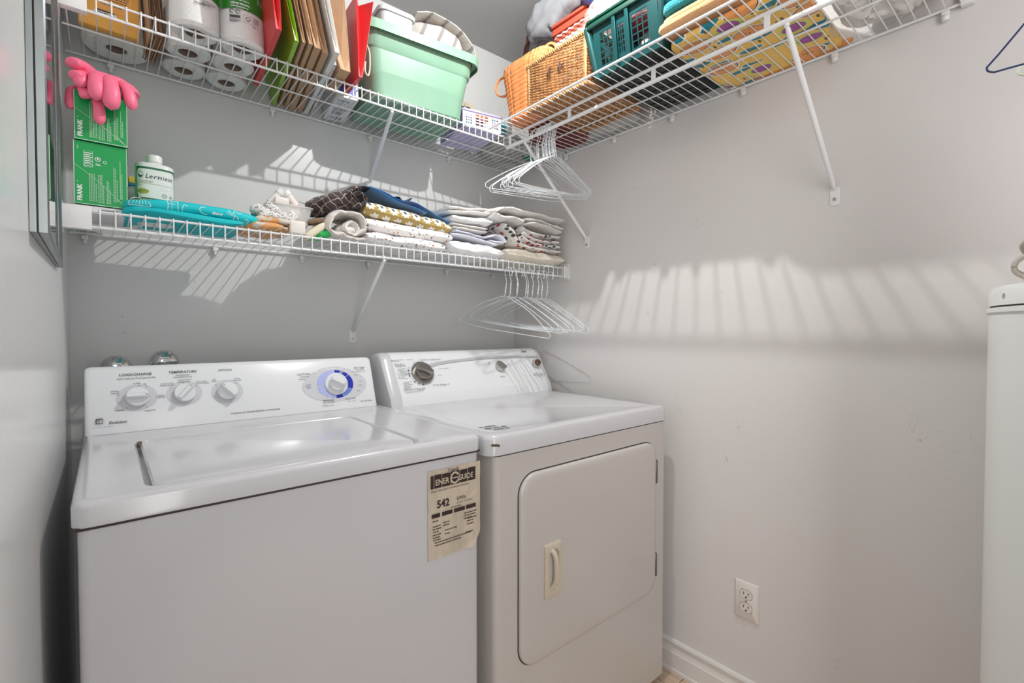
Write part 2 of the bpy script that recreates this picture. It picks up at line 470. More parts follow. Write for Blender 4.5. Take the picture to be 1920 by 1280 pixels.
b = B(); box(b, XR - .018, XR - .0005, Y0 - .018, Y0 + .004, ZU - .012, ZU + .02, .002); part('end_cap', b, M_clip, tr)

def brace(label, top, foot, axis, r=.0062):
    """tubular support strut with a flat screwed foot"""
    t = thing('shelf_brace', label, 'brace', foot)
    top = Vector(top); ft = Vector(foot)
    n = Vector((0, -1, 0)) if axis == 'y' else Vector((-1, 0, 0)); side = Vector((1, 0, 0)) if axis == 'y' else Vector((0, 1, 0))
    a = ft + n * .007 + Vector((0, 0, .012))
    b = B(); d = (top - a).normalized(); tube(b, [a, a + d * .02, top - d * .03, top - d * .01, top], [r * .7, r, r, r * .8, r * .6], 12); part('strut', b, M_vinyl, t)
    M = frame(ft, side if axis == 'y' else -side, (0, 0, 1))
    b = B(); rr = rrect(-.0115, .0115, -.03, .018, .006, 5)
    loft(b, [[M @ Vector((p[0], p[1], .0004)) for p in rr], [M @ Vector((p[0], p[1], .0022)) for p in rr], [M @ Vector((p[0] * .94, p[1] * .96, .003)) for p in rr]]); fp = part('foot_plate', b, M_vinyl, t)
    b = B(); lathe(b, [(.0042, .003), (.0042, .0045), (.002, .0056)], (0, 0, 0), 12, M @ Matrix.Translation((0, -.014, 0))); part('screw', b, M_steel, fp)
    b = B(); tube(b, [top + Vector((0, 0, -.004)) , top + Vector((0, 0, .012)) + n * -.004], r * .8, 8); part('hook', b, M_vinyl, t)
brace('white brace from the upper shelf down behind the blue satin fabric', (.679, 1.366, ZU - .042), (.738, YB, 1.655), 'y')
brace('white brace under the lower shelf, screwed to the back wall above the washer', (.638, 1.340, ZL - .045), (.672, YB, 1.115), 'y')
brace('white brace behind the upper hangers, screwed to the right wall above the cream cloth', (XM, 1.262, ZU - .052), (XR, 1.236, 1.475), 'x')
brace('long white brace alone on the right wall under the yellow fabric', (XM, .417, ZU - .052), (XR, .408, 1.478), 'x')

# ------------------------------------------------------------------ mirror on the left wall
t = thing('wall_mirror', 'silver-framed mirror hanging on the left wall beside the green boxes', 'mirror', (XL, 1.04, 1.25))
ya, yb, za, zb = .832, 1.275, 1.25, 2.15
# the mirror stands a little off the wall on its near side: a stepped backing and a mitred frame in front of it
def lift(bm):
    for v in bm.verts:
        h = v.co.x - XL
        if h > .0007: v.co.x = XL + h * (1 + 1.0 * (1 - (v.co.y - ya) / (yb - ya)))
    return bm
def sweep(pf):
    b = B(); loft(b, [[(XL + h, y, z) for y, z in ((ya + d, za + d), (yb - d, za + d), (yb - d, zb - d), (ya + d, zb - d))] for d, h in pf], False, False); return lift(b)
part('backing', sweep([(.0, .0006), (0, .0034), (.001, .0037), (.012, .0037)]), M_silver, t, False)
part('frame_groove', sweep([(.0012, .0037), (.0012, .0044), (.012, .0044)]), M_black, t, False)
part('frame', sweep([(.0002, .0044), (.0002, .0084), (.002, .0093), (.010, .0088), (.015, .0064), (.017, .0048), (.017, .0036)]), M_silver, t, False)
b = B(); box(b, XL + .0022, XL + .0046, ya + .016, yb - .016, za + .016, zb - .016); part('mirror_glass', b, M_mirror, t, False)

# ------------------------------------------------------------------ washer
WX0, WX1, WY0, WY1, WZ = -.039, .642, .861, 1.535, .896
t = thing('washing_machine', 'white top-loading washing machine with four console dials and a yellowed energy sticker', 'washing machine', ((WX0 + WX1) / 2, (WY0 + WY1) / 2, 0))
b = B()
rr = rrect(WX0 + .006, WX1 - .004, WY0 + .005, WY1 - .01, .014, 5)
loft(b, [[(x, y, z) for x, y in rr] for z in (.012, .4, .8585)]); part('cabinet', b, M_enamel, t)
b = B(); box(b, WX0 + .02, WX1 - .02, WY0 + .02, WY1 - .03, .0005, .014); part('plinth', b, M_black, t)
# top deck with a recessed opening for the lid
LX0, LX1, LY0, LY1 = .052, .497, .893, 1.262
deck = B()
def ring_rr(x0, x1, y0, y1, r, z, n=6): return [(x, y, z) for x, y in rrect(x0, x1, y0, y1, r, n)]
loft(deck, [ring_rr(WX0, WX1, WY0, WY1, .02, WZ - .034), ring_rr(WX0, WX1, WY0, WY1, .02, WZ - .008), ring_rr(WX0 + .003, WX1 - .003, WY0 + .003, WY1 - .003, .019, WZ - .002),
            ring_rr(WX0 + .010, WX1 - .010, WY0 + .010, WY1 - .01, .016, WZ + .0015), ring_rr(WX0 + .018, WX1 - .018, WY0 + .018, WY1 - .018, .012, WZ),
            ring_rr(LX0 - .010, LX1 + .012, LY0 - .008, LY1 + .02, .03, WZ), ring_rr(LX0 - .006, LX1 + .008, LY0 - .005, LY1 + .016, .028, WZ - .004), ring_rr(LX0 - .004, LX1 + .005, LY0 - .004, LY1 + .014, .026, WZ - .016)], cap0=True, cap1=True)
part('top_deck', deck, M_enamel, t)
b = B()
loft(b, [ring_rr(LX0, LX1, LY0, LY1, .02, WZ - .0155), ring_rr(LX0, LX1, LY0, LY1, .02, WZ - .003), ring_rr(LX0 + .003, LX1 - .003, LY0 + .003, LY1 - .003, .018, WZ + .0005),
         ring_rr(LX0 + .012, LX1 - .012, LY0 + .012, LY1 - .012, .014, WZ + .002)]); lid = part('lid', b, M_enamel, t)
b = B(); box(b, LX0 - .0035, LX0 + .004, LY1 - .012, LY1 + .008, WZ - .01, WZ + .0005, .001); part('lid_hinge', b, mat('rusty_hinge', (.16, .12, .07), .7), t)
b = B(); box(b, WX0 + .004, WX1 - .004, WY0 + .003, WY0 + .02, .8575, .8625); part('seam', b, M_gap, t)
# console
MC = frame((-.037, 1.40, .9), (1, 0, 0), (0, .05, .14))
b = B(); prf = [(1.40, .8965), (1.4005, .9005), (1.449, 1.035), (1.455, 1.042), (1.463, 1.0445), (1.53, 1.040), (1.535, 1.03), (1.535, .8965)]
def xsec(x, s=1.0, dz=0): return [(x, 1.535 - (1.535 - y) * s, .8965 + (z - .8965) * s) for y, z in prf]
loft(b, [xsec(-.037 + .0, .955), xsec(-.0355, .975), xsec(-.032, .99), xsec(-.026, 1), xsec(.630, 1), xsec(.636, .99), xsec(.6395, .975), xsec(.641, .955)])
con = part('console', b, M_panel, t)
D_ = M_print
b = B()
b.free()
for q in ((.0932, .0765, .0385, .0305), (.1855, .0785, .0365, .030), (.2775, .0755, .0362, .031), (.5580, .0715, .0945, .0500)):
    b = B(); disc(b, MC, *q, 60); part('dial_oval', b, M_print_p, con, False)
b = B()
T = lambda s, x, y, sz, **k: text(b, MC, s, x, y, sz, .0007, **k)
T('LOAD/CHARGE', .0912, .1295, .0088, align='CENTER', bold=.0001); T('Super Capacity Plus/Capacite Plus', .0925, .1215, .0058, align='CENTER', shear=.3, sx=.92)
T('TEMPERATURE', .184, .1305, .0088, align='CENTER', bold=.0001); T('WASH/RINSE', .183, .1235, .005, align='CENTER'); T('LAVAGE/RINCAGE', .183, .1185, .0048, align='CENTER')
T('OPTIONS', .2755, .1305, .0075, align='CENTER')
T('SUPER', .086, .1085, .005); T('RE.', .105, .106, .005); T('EXTRA', .0455, .0925, .0048); T('LARGE', .0455, .0875, .0048); T('SMALL', .132, .0755, .0048); T('PETITE', .132, .0705, .0048)
T('LARGE', .0535, .047, .005); T('MEDIUM', .106, .041, .0052)
T('COLD-COLD', .138, .104, .0045); T('FROID-FROID', .1365, .0992, .0045); T('WARM-COLD', .1725, .111, .0045); T('TIEDE-FROID', .1715, .1062, .0045); T('HOT-COLD', .210, .1045, .0045); T('CHAUD-FROID', .208, .0998, .0045)
T('OFF', .2455, .1075, .0045); T('ARRET', .243, .1027, .0045); T('EXTRA', .2945, .1065, .0045); T('RINCAGE', .2925, .1017, .0045)
T('Commercial Quality/Qualite commerciale', .339, .0142, .0076, align='CENTER', shear=.3, sx=.92)
T('Evolution', .0405, .0188, .0098, shear=.28, sx=.86, bold=.0001)
quad(b, MC, .0134, .0137, .0365, .0004, .0006)
T('COTTONS', .471, .1065, .0078, align='CENTER'); T('COTONS', .472, .1, .0058, align='CENTER'); T('EASY CARE', .6365, .119, .0066, align='CENTER'); T('TISSUS PRESS', .6365, .1135, .0052, align='CENTER')
T('PREWASH', .5315, .0245, .0072, align='CENTER', bold=.0001); T('PRE-LAVAGE', .5315, .0183, .0058, align='CENTER'); T('DELICATE', .596, .0245, .0072, align='CENTER'); T('Quiet By Design', .6435, .0135, .0062, align='CENTER', shear=.3, sx=.9)
T('NORMAL', .456, .0935, .0045); T('RINSE', .508, .0515, .005); T('SPIN', .526, .036, .005); T('SOAK', .617, .096, .0045); T('STOP', .628, .0765, .0045); T('RINSE', .626, .064, .0045); T('SPIN', .62, .047, .0045); T('LIGHT', .487, .0775, .0042, align='RIGHT'); T('MEDIUM', .487, .072, .0042, align='RIGHT'); T('HEAVY', .487, .0665, .0042, align='RIGHT')
T('NORMAL - LIGHT', .529, .0105, .0044, align='CENTER'); T('NORMAL - LOW', .64, .1075, .0042, align='CENTER'); T('LIGHT - LOW', .598, .0175, .0042, align='CENTER')
s_ = 'Steady - Smart Water System/Remplissage intelligent'
for i, ch in enumerate(s_):
    if ch != ' ':
        a = RD(140 - 100 * i / (len(s_) - 1)); Mx = MC @ Matrix.Translation((.556 + .083 * cos(a), .0715 + .0535 * sin(a), 0)) @ Matrix.Rotation(a * .55 - RD(49), 4, 'Z'); text(b, Mx, ch, 0, 0, .0042, .0007, align='CENTER')
for (cx, cy, rx, ry, angs) in ((.0932, .0765, .036, .0285, (-124, -62, -5, 62, 84, 165)), (.1855, .0785, .033, .027, (40, 92, 145)), (.2775, .0755, .033, .027, (48, 138))):
    for a in angs: disc(b, MC, cx + rx * cos(RD(a)), cy + ry * sin(RD(a)), .0014, .0009, 8, .0007)
part('lettering', b, D_, con, False)
# round maker's emblem
b = B(); disc(b, MC, .0245, .0275, .0095, .0092, 36, .0006, 0); disc(b, MC, .0245, .0275, .0068, .0066, 36, .0009, 1)
ringflat(b, MC, .0245, .0275, .0079, .0083, 36, z=.0009, mi=1)
for k in range(4): disc(b, MC, .0245 + .0074 * cos(RD(45 + 90 * k)), .0275 + .0074 * sin(RD(45 + 90 * k)), .0012, .0012, 10, .001, 1)
text(b, MC, 'GE', .0248, .0236, .0098, .0012, align='CENTER', shear=.25, mi=2, space=.82, bold=.0001)
part('emblem', b, [M_panel, mat('emblem_grey', (.10, .105, .115), .4), mat('emblem_letter', (.78, .79, .8), .4)], con, False)
# programme dial ring
b = B(); bc = (.5572, .0745)
def seg(a0, a1, mi, r0=.030, r1=.054): ringflat(b, MC, bc[0], bc[1], r0, r1, max(4, int(abs(a1 - a0) / 5)), a0, a1, .0008, mi, .80)
seg(92, 180, 0); seg(182, 184, 0); seg(187, 225, 0); seg(227, 246, 0); seg(249, 268, 0); seg(268, 292, 1); seg(294, 332, 2); seg(-26, 36, 1); seg(38, 58, 1); seg(60, 62.5, 1); seg(65, 67, 1); seg(69, 88, 1)
ringflat(b, MC, bc[0], bc[1], .0305, .0325, 40, 295, 396, .001, 3, .80)
part('cycle_ring', b, [mat('pale_blue_print', (.42, .48, .80), .4), mat('deep_blue_print', (.012, .03, .40), .35), mat('mid_blue_print', (.13, .22, .62), .4), M_panel], con, False)

def knob(parent, M, cx, cy, r, h, ang, m_body=None, m_grip=None, skirt=0, ticks=True, glen=1.0):
    """rotary knob: skirt, round body and a raised finger grip across it"""
    m_body = m_body or M_panel
    Mk = M @ Matrix.Translation((cx, cy, 0))
    b = B()
    if skirt: lathe(b, [(skirt, .0009), (skirt, .004), (skirt * .96, .0055), (r, .006)], (0, 0, 0), 48, Mk)
    z0 = .005 if skirt else .0012
    lathe(b, [(r * 1.0, z0), (r * 1.02, z0 + h * .45), (r, z0 + h * .6), (r * .93, z0 + h * .72), (0.001, z0 + h * .72)], (0, 0, 0), 48, Mk)
    k = part('knob', b, m_body, parent)
    b = B(); Mg = Mk @ Matrix.Rotation(RD(ang), 4, 'Z'); L = r * .97 * glen; wv = r * .30
    r0 = [(x, y, z0 + h * .70) for x, y in ((-L, -wv * .95), (L * .9, -wv), (L * 1.06, 0), (L * .9, wv), (-L, wv * .95), (-L * 1.02, 0))]
    r1 = [(x * .98, y * .72, z0 + h * 1.45) for x, y, z in r0]; r2 = [(x * .9, y * .45, z0 + h * 1.62) for x, y, z in r0]
    loft(b, [r0, r1, r2], M=Mg); g = part('grip', b, m_grip or m_body, k)
    b = B(); quad(b, Mg, L * .62, -.0006, L * .28, .0012, z0 + h * 1.63); part('pointer', b, M_print, k, False)
    return k
knob(con, MC, .0932, .0765, .0225, .016, 0)
knob(con, MC, .1855, .0785, .0225, .016, 48)
knob(con, MC, .2775, .0755, .0225, .016, 132)
knob(con, MC, .5600, .0745, .0235, .017, -28, skirt=.0335)

# yellowed energy label
M_sticker = mat('aged_label_paper', (.58, .50, .40), .45, bump=.5, bscale=18, var=.12, vscale=14, aniso=(3, 1, .6))
MS = frame((.5045, .8656, .6485), (1, 0, 0), (0, 0, 1))
b = B(); SP = [(0, 0), (.004, .001), (.113, .0005), (.128, .010), (.1345, .030), (.1335, .186), (.128, .1885), (.012, .1895), (.006, .1865), (.0005, .184)]
cols = 34; rws = 44; grid = []
for j in range(rws + 1):
    row = []
    for i in range(cols + 1):
        u, v = i / cols, j / rws; x = u * .1345; y = v * .1885
        if v < .16: x = u * (.1345 - (.16 - v) / .16 * .021)
        rid = max(0, 1 - abs(noise.noise(Vector((x * 70, y * 9, 3)))) * 9) * .0011 + max(0, 1 - abs(noise.noise(Vector((x * 34, y * 26, 8)))) * 8) * .0012
        row.append(b.verts.new(MS @ Vector((x, y, .0006 + rid + (.004 * max(0, 1 - hypot(u - 1, v - .02) * 7))))))
    grid.append(row)
for j in range(rws):
    for i in range(cols): b.faces.new((grid[j][i], grid[j][i + 1], grid[j + 1][i + 1], grid[j + 1][i]))
stk = part('energy_label', b, M_sticker, t)
stk['label'] = 'yellowed peeling energy-rating sticker with black print'
M_tan = mat('label_tan', (.60, .52, .40), .5); M_ink = mat('label_ink', (.035, .02, .018), .5)
b = B(); ZS = .0026
for i, (xx, ww) in enumerate(((.0065, .007), (.0155, .0175), (.0345, .0205), (.0565, .0215), (.0795, .0195), (.1005, .020))): quad(b, MS, xx, .150, ww, .0275 + (.001 if i % 2 else 0), ZS, 0)
ringflat(b, MS, .066, .164, .0082, .0118, 30, 25, 345, ZS + .0004, 1, 1.1); quad(b, MS, .058, .163, .0165, .0022, ZS + .0004, 1)
text(b, MS, 'ENER', .0172, .1562, .0175, ZS + .0004, sx=.82, mi=1, bold=.0003); text(b, MS, 'GUIDE', .0745, .1562, .0165, ZS + .0004, sx=.82, mi=1, bold=.0003)
text(b, MS, 'Canada', .0485, .1795, .0105, ZS, sx=.9)
text(b, MS, 'Energy consumption / Consommation energetique', .0075, .1425, .0054, ZS, sx=.86)
text(b, MS, '542', .0215, .1075, .0225, ZS, sx=.92, bold=.0006); text(b, MS, 'kWh', .071, .1130, .0118, ZS)
text(b, MS, 'per year / par annee', .071, .1065, .0050, ZS); dashes(b, MS, .056, .100, .045, 1, .005, .0014, ZS)
for i, (xx, ww) in enumerate(((.009, .020), (.034, .026), (.064, .028), (.0955, .026))): quad(b, MS, xx, .088, ww, .0085, ZS)
for (x, y, w_, n) in ((.011, .080, .018, 1), (.011, .069, .021, 3), (.037, .072, .015, 2), (.090, .079, .033, 3), (.011, .051, .023, 2), (.041, .055, .05, 1), (.041, .047, .02, 1), (.098, .066, .025, 2), (.098, .053, .025, 1), (.012, .040, .022, 1), (.016, .034, .10, 2), (.095, .036, .026, 1)):
    dashes(b, MS, x, y, w_, n, .0058, .0019, ZS, seed=int(x * 9999) + n)
part('print', b, [M_ink, M_tan], stk, False)

# ------------------------------------------------------------------ dryer
DX0, DX1, DY0, DY1, DZ = .650, 1.364, .844, 1.530, .891
t = thing('clothes_dryer', 'cream-white front-loading tumble dryer standing right of the washing machine', 'dryer', ((DX0 + DX1) / 2, (DY0 + DY1) / 2, 0))
b = B(); rr = rrect(DX0 + .018, DX1 - .001, DY0 + .002, DY1 - .01, .016, 5)
loft(b, [[(x, y, z) for x, y in rr] for z in (.028, .4, DZ - .0495)]); part('cabinet', b, M_enamel_d, t)
b = B(); box(b, DX0 + .035, DX1 - .02, DY0 + .03, DY1 - .03, .0005, .03); part('plinth', b, M_black, t)
b = B()
loft(b, [ring_rr(DX0, DX1, DY0 - .001, DY1, (.022, .022, .03, .022), DZ - .046), ring_rr(DX0, DX1, DY0 - .001, DY1, (.022, .022, .03, .022), DZ - .010), ring_rr(DX0 + .003, DX1 - .003, DY0 + .002, DY1 - .003, (.02, .02, .03, .02), DZ - .003),
         ring_rr(DX0 + .010, DX1 - .010, DY0 + .009, DY1 - .01, .022, DZ), ring_rr(DX0 + .045, DX1 - .045, DY0 + .04, 1.335, .03, DZ - .0005), ring_rr(DX0 + .060, DX1 - .060, DY0 + .055, 1.32, .03, DZ - .005)])
part('top_deck', b, M_enamel, t)
b = B(); rrg = rrect(DX0 + .021, DX1 - .004, DY0 + .005, DY1 - .02, .016, 5)
loft(b, [[(x, y, z) for x, y in rrg] for z in (DZ - .0497, DZ - .0455)]); part('seam', b, M_gap, t)
b = B(); MM = frame((DX0, DY0 + .03, DZ - .02), (0, -1, 0), (0, 0, 1))
stroke(b, frame((DX0 + .004, DY0 - .0012, DZ - .018), (1, 0, 0), (0, 0, 1)), [(.0, 0), (.008, -.002), (.018, -.003), (.024, -.006)], .005); part('rust_chip', b, mat('rust', (.10, .06, .02), .8), t, False)
# console with end caps
CX0, CX1 = .671, 1.368
cp = [(1.360, .8865), (1.3605, .889), (1.3695, .921), (1.3735, .9265), (1.4375, 1.0345), (1.446, 1.0455), (1.459, 1.0525), (1.475, 1.056), (1.51, 1.054), (1.522, 1.045), (1.522, .8865)]
def cs(x, s=1): return [(x, 1.522 - (1.522 - y) * (s * .4 + .6), .8865 + (z - .8865) * s) for y, z in cp]
b = B(); loft(b, [cs(CX0 + .036), cs(CX1 - .022)]); con = part('console', b, M_panel, t)
b = B(); loft(b, [cs(CX0, .93), cs(CX0 + .003, .965), cs(CX0 + .010, .99), cs(CX0 + .020, 1.003), cs(CX0 + .0355, 1.003)]); part('end_cap', b, M_enamel, con)
b = B(); loft(b, [cs(CX1 - .0215, 1.003), cs(CX1 - .010, 1.0), cs(CX1 - .004, .98), cs(CX1, .95)]); part('end_cap', b, M_enamel, con)
MD = frame((.671, 1.370, .923), (1, 0, 0), (0, .07, .117)); MD = MD @ Matrix.Translation((0, 0, .0012))
b = B(); sw = [(.158, .0985, .0125), (.20, .1075, .0115), (.25, .1125, .0105), (.30, .1160, .0098), (.36, .1190, .0094), (.42, .1205, .0092), (.49, .1208, .0090), (.56, .1195, .0090), (.62, .1170, .0090), (.687, .1139, .0090)]
L = []
for x, y, h in sw: L.append((b.verts.new(MD @ Vector((x, y + h / 2, .0004))), b.verts.new(MD @ Vector((x, y - h / 2, .0004)))))
for p, q in zip(L, L[1:]): b.faces.new((p[0], p[1], q[1], q[0]))
part('swoosh', b, M_print_l, con, False)
b = B(); L = []
for x, y, h in ((.045, .073, .024), (.075, .084, .022), (.10, .088, .020)): L.append((b.verts.new(MD @ Vector((x, y + h / 2, .0003))), b.verts.new(MD @ Vector((x, y - h / 2, .0003)))))
for p, q in zip(L, L[1:]): b.faces.new((p[0], p[1], q[1], q[0]))
part('swoosh', b, mat('faint_grey_print', (.64, .66, .69), .4), con, False)
b = B(); T = lambda s, x, y, sz, **k: text(b, MD, s, x, y, sz, .0007, **k)
T('Timed Dry / Sechage minute', .137, .1213, .0076, sx=.92); T('Auto Dry /', .040, .1085, .0086, sx=.95); T('Sechage auto', .0425, .1025, .0075, sx=.95)
T('Auto Dry / Sechage auto', .0505, .0165, .0092, sx=.82); T('Cottons / Cotons', .053, .0085, .0062); T('Air Dry / Sechage a air', .157, .0252, .0082, sx=.86)
T('SIGNAL', .4615, .0372, .0068, align='CENTER'); T('PUSH TO START', .646, .0375, .0062, align='CENTER'); T('POUSSER POUR DEMARRER', .648, .0318, .0056, align='CENTER', sx=.9); T('EN MARCHE', .65, .026, .0056, align='CENTER')
T('ON', .417, .0985, .005); T('OFF', .416, .0925, .005)
T('Cool Down/Refroid.', .197, .085, .0052)
for (x, y, w_, n) in ((.033, .126, .045, 2), (.048, .094, .028, 2), (.052, .0845, .03, 2), (.053, .0755, .028, 2), (.052, .060, .028, 1), (.055, .0455, .03, 2), (.053, .036, .036, 2), (.053, .0275, .028, 2), (.090, .127, .03, 1), (.1, .012, .03, 1), (.19, .062, .022, 1)):
    dashes(b, MD, x, y, w_, n, .0042, .0011, .0006, seed=n + int(x * 1000))
for a in list(range(150, 215, 9)) + list(range(222, 300, 9)) + list(range(300, 420, 10)) + [70, 90, 110]:
    Mt = MD @ Matrix.Translation((.1292 + .0465 * cos(RD(a)), .0755 + .0425 * sin(RD(a)), 0)) @ Matrix.Rotation(RD(a), 4, 'Z'); quad(b, Mt, -.002, -.0006, .005, .0013, .0006)
for a in (165, 178, 190, 225, 243, 262): disc(b, MD, .1292 + .0465 * cos(RD(a)), .0755 + .0425 * sin(RD(a)), .0026, .0022, 8, .0007)
text(b, MD, '(    )', .5935, .139, .006, .0007); quad(b, MD, .602, .1385, .0055, .006, .0007, 0, .001); text(b, MD, 'ENER', .609, .1392, .0068, .0007, shear=.3, bold=.0003)
part('lettering', b, M_print, con, False)
M_kn = mat('brushed_knob_grey', (.30, .285, .265), .28, metal=.9); M_kn2 = mat('pale_knob_metal', (.62, .61, .59), .25, metal=.7)
knob(con, MD, .1325, .0762, .0285, .017, -24, M_kn, M_kn, skirt=.0395)
knob(con, MD, .4650, .0812, .0205, .013, -38, M_kn2, M_kn)
b = B(); lathe(b, [(.0185, .0008), (.0185, .006), (.0165, .009), (.0130, .0095)], (0, 0, 0), 32, MD @ Matrix.Translation((.652, .083, 0))); k = part('button_collar', b, M_kn2, con)
b = B(); lathe(b, [(.0125, .008), (.0125, .019), (.011, .0205), (.001, .021)], (0, 0, 0), 28, MD @ Matrix.Translation((.652, .083, 0))); part('start_button', b, mat('bronze_button', (.17, .10, .065), .3, metal=.7), k)
# notice printed on the top
MN = frame((.652, .985, DZ - .0044), (.99, -.10, 0), (.12, .99, 0)); MN = MN @ Matrix.Translation((.040, -.085, 0))
b = B()
for i in range(3): dashes(b, MN, .004 + i * .016, .062 - i * .020, .085, 1, .01, .009, .0005, seed=40 + i, fill=.97)
dashes(b, MN, .050, .004, .09, 4, .013, .0042, .0005, seed=77)
part('notice', b, mat('notice_ink', (.10, .10, .10), .6), t, False)
# door
YD = DY0 + .002
def door_ring(x0, x1, z0, z1, r, y): return [(x, y, z) for x, z in rrect(x0, x1, z0, z1, r, 10)]
dr = (.052, .062, .040, .050)
b = B(); loft(b, [door_ring(.7345, 1.3005, .3165, .7905, .055, YD - .0006), door_ring(.7345, 1.3005, .3165, .7905, .055, YD + .004)]); part('door_gap', b, M_gap, t)
b = B(); loft(b, [door_ring(.7375, 1.2975, .3195, .7875, .052, YD - .0002), door_ring(.7375, 1.2975, .3195, .7875, .052, YD - .005), door_ring(.739, 1.296, .321, .786, .051, YD - .0075), door_ring(.744, 1.291, .326, .781, .048, YD - .0095), door_ring(.756, 1.279, .338, .769, .042, YD - .0105)])
dd = part('door', b, M_enamel_d, t)
for z0, z1 in ((.655, .728), (.365, .437)):
    b = B(); box(b, 1.2965, 1.3035, YD - .0085, YD - .0002, z0, z1, .001, 1)
    for q in (.25, .5, .75): box(b, 1.296, 1.304, YD - .0092, YD - .008, z0 + (z1 - z0) * q - .0008, z0 + (z1 - z0) * q + .0008)
    tube(b, [(1.3, YD - .0085, z0 + .001), (1.3, YD - .0085, z1 - .001)], .0022, 8); part('hinge', b, mat('dark_hinge_steel', (.20, .21, .22), .3, metal=.9), dd)
M_hand = mat('cream_plastic', (.60, .53, .42), .3, var=.05)
YH = YD - .0105; hx0, hx1, hz0, hz1 = .811, .870, .4685, .603
b = B(); loft(b, [door_ring(hx0, hx1, hz0, hz1, .006, YH + .0005), door_ring(hx0, hx1, hz0, hz1, .006, YH - .0045), door_ring(hx0 + .003, hx1 - .003, hz0 + .003, hz1 - .003, .004, YH - .006),
                  door_ring(hx0 + .013, hx1 - .012, hz0 + .018, hz1 - .014, .016, YH - .006), door_ring(hx0 + .016, hx1 - .014, hz0 + .022, hz1 - .017, .014, YH + .0045)], cap0=True, cap1=True)
hd = part('door_handle', b, M_hand, dd); hd['label'] = 'cream recessed door handle'
b = B(); P = catmull([(hx0 + .024, YH - .001, hz0 + .022), (hx0 + .030, YH - .010, hz0 + .035), (hx0 + .030, YH - .014, (hz0 + hz1) / 2), (hx0 + .028, YH - .011, hz1 - .03), (hx0 + .022, YH - .001, hz1 - .017)], 6)
tube(b, P, .0052, 10, flat=1.3); part('grip', b, M_hand, hd)

# ------------------------------------------------------------------ water valves on the back wall
for i, (vx, vz, lab) in enumerate(((.0215, 1.028, 'left chrome water valve escutcheon on the wall behind the washer'), (.127, 1.040, 'right chrome water valve escutcheon on the wall behind the washer'))):
    t = thing('water_valve', lab, 'valve', (vx, YB, vz), group='chrome valves behind the washer')
    Mv = frame((vx, YB, vz), (1, 0, 0), (0, 0, 1))
    b = B(); lathe(b, [(.0335, .0004), (.0338, .003), (.032, .007), (.025, .0135), (.016, .0175), (.0145, .0185)], (0, 0, 0), 40, Mv); part('escutcheon', b, M_chrome, t)
    b = B(); lathe(b, [(.0125, .016), (.0125, .027), (.011, .029), (.004, .0295)], (0, 0, 0), 24, Mv)
    for k in range(8):
        a = RD(45 * k); box(b, -.0016, .0016, .010, .0140, .018, .0275, .0004, 1, M=Mv @ Matrix.Rotation(a, 4, 'Z'))
    st = part('stem_nut', b, M_chrome, t)
    b = B(); box(b, .012, .032, -.0025, .0025, .019, .0235, .001, 1, M=Mv); lathe(b, [(.0018, .0296), (.0018, .0302), (.001, .0303)], (0, 0, 0), 10, Mv); part('lever', b, M_chrome, st)

# ------------------------------------------------------------------ wall outlet
oy, oz = .617, .3345
t = thing('wall_outlet', 'white double power outlet low on the right wall beside the dryer', 'outlet', (XR, oy, oz))
Mo = frame((XR, oy, oz), (0, -1, 0), (0, 0, 1))
M_cream = mat('ivory_plastic', (.74, .70, .66), .3)
def oring(hw, hh, r, z): return [Mo @ Vector((x, y, z)) for x, y in rrect(-hw, hw, -hh, hh, r, 4)]
b = B(); loft(b, [oring(.0345, .0565, .002, .0004), oring(.0345, .0565, .002, .002), oring(.030, .052, .002, .0058)]); cpl = part('cover_plate', b, M_cream, t)
for dz in (.0195, -.0195):
    Mr = Mo @ Matrix.Translation((0, dz, 0))
    rr_ = [(spow(cos(a), .8) * .0172, spow(sin(a), .62) * .0142) for a in [2 * pi * k / 32 for k in range(32)]]
    b = B(); loft(b, [[Mr @ Vector((x * 1.05, y * 1.06, z)) for x, y in rr_] for z in (.0054, .0061)]); part('recess', b, M_gap, cpl)
    b = B(); loft(b, [[Mr @ Vector((x, y, z)) for x, y in rr_] for z in (.0055, .0066)]); f = part('socket_face', b, M_cream, cpl)
    b = B(); quad(b, Mr, -.0078, -.001, .0022, .0085, .0069); quad(b, Mr, .0052, -.0002, .0024, .007, .0069); disc(b, Mr, 0, -.0078, .0026, .0028, 14, .0069); part('slots', b, M_black, f, False)
b = B(); lathe(b, [(.0028, .0056), (.0028, .0068), (.001, .0072)], (0, 0, 0), 14, Mo); part('screw', b, M_steel, cpl)

# ------------------------------------------------------------------ water heater
hx, hy, hr = 1.142, -.142, .24
t = thing('water_heater', 'tall white cylindrical water heater at the right edge', 'water heater', (hx, hy, 0))
M_heat = mat('heater_enamel', (.76, .78, .77), .25)
b = B(); lathe(b, [(hr - .004, .03), (hr, .035), (hr, 1.155), (hr + .003, 1.157), (hr + .003, 1.163), (hr - .001, 1.165)], (hx, hy, 0), 96); part('tank', b, M_heat, t)
b = B(); lathe(b, [(hr - .002, 1.1653), (hr - .002, 1.1675)], (hx, hy, 0), 96); part('seam', b, M_gap, t)
b = B(); lathe(b, [(hr, 1.1675), (hr, 1.188), (hr - .004, 1.196), (hr - .012, 1.199), (.01, 1.201)], (hx, hy, 0), 96); cap = part('lid', b, M_heat, t)
b = B(); lathe(b, [(hr - .02, .0005), (hr - .02, .032)], (hx, hy, 0), 48); part('base', b, M_black, t)
a = RD(116); Mw = frame((hx + hr * cos(a), hy + hr * sin(a), 1.181), (sin(a), -cos(a), 0), (0, 0, 1))
b = B(); lathe(b, [(.0045, 0), (.0045, .0015), (.002, .0024)], (0, 0, 0), 14, Mw); part('screw', b, M_steel, cap)
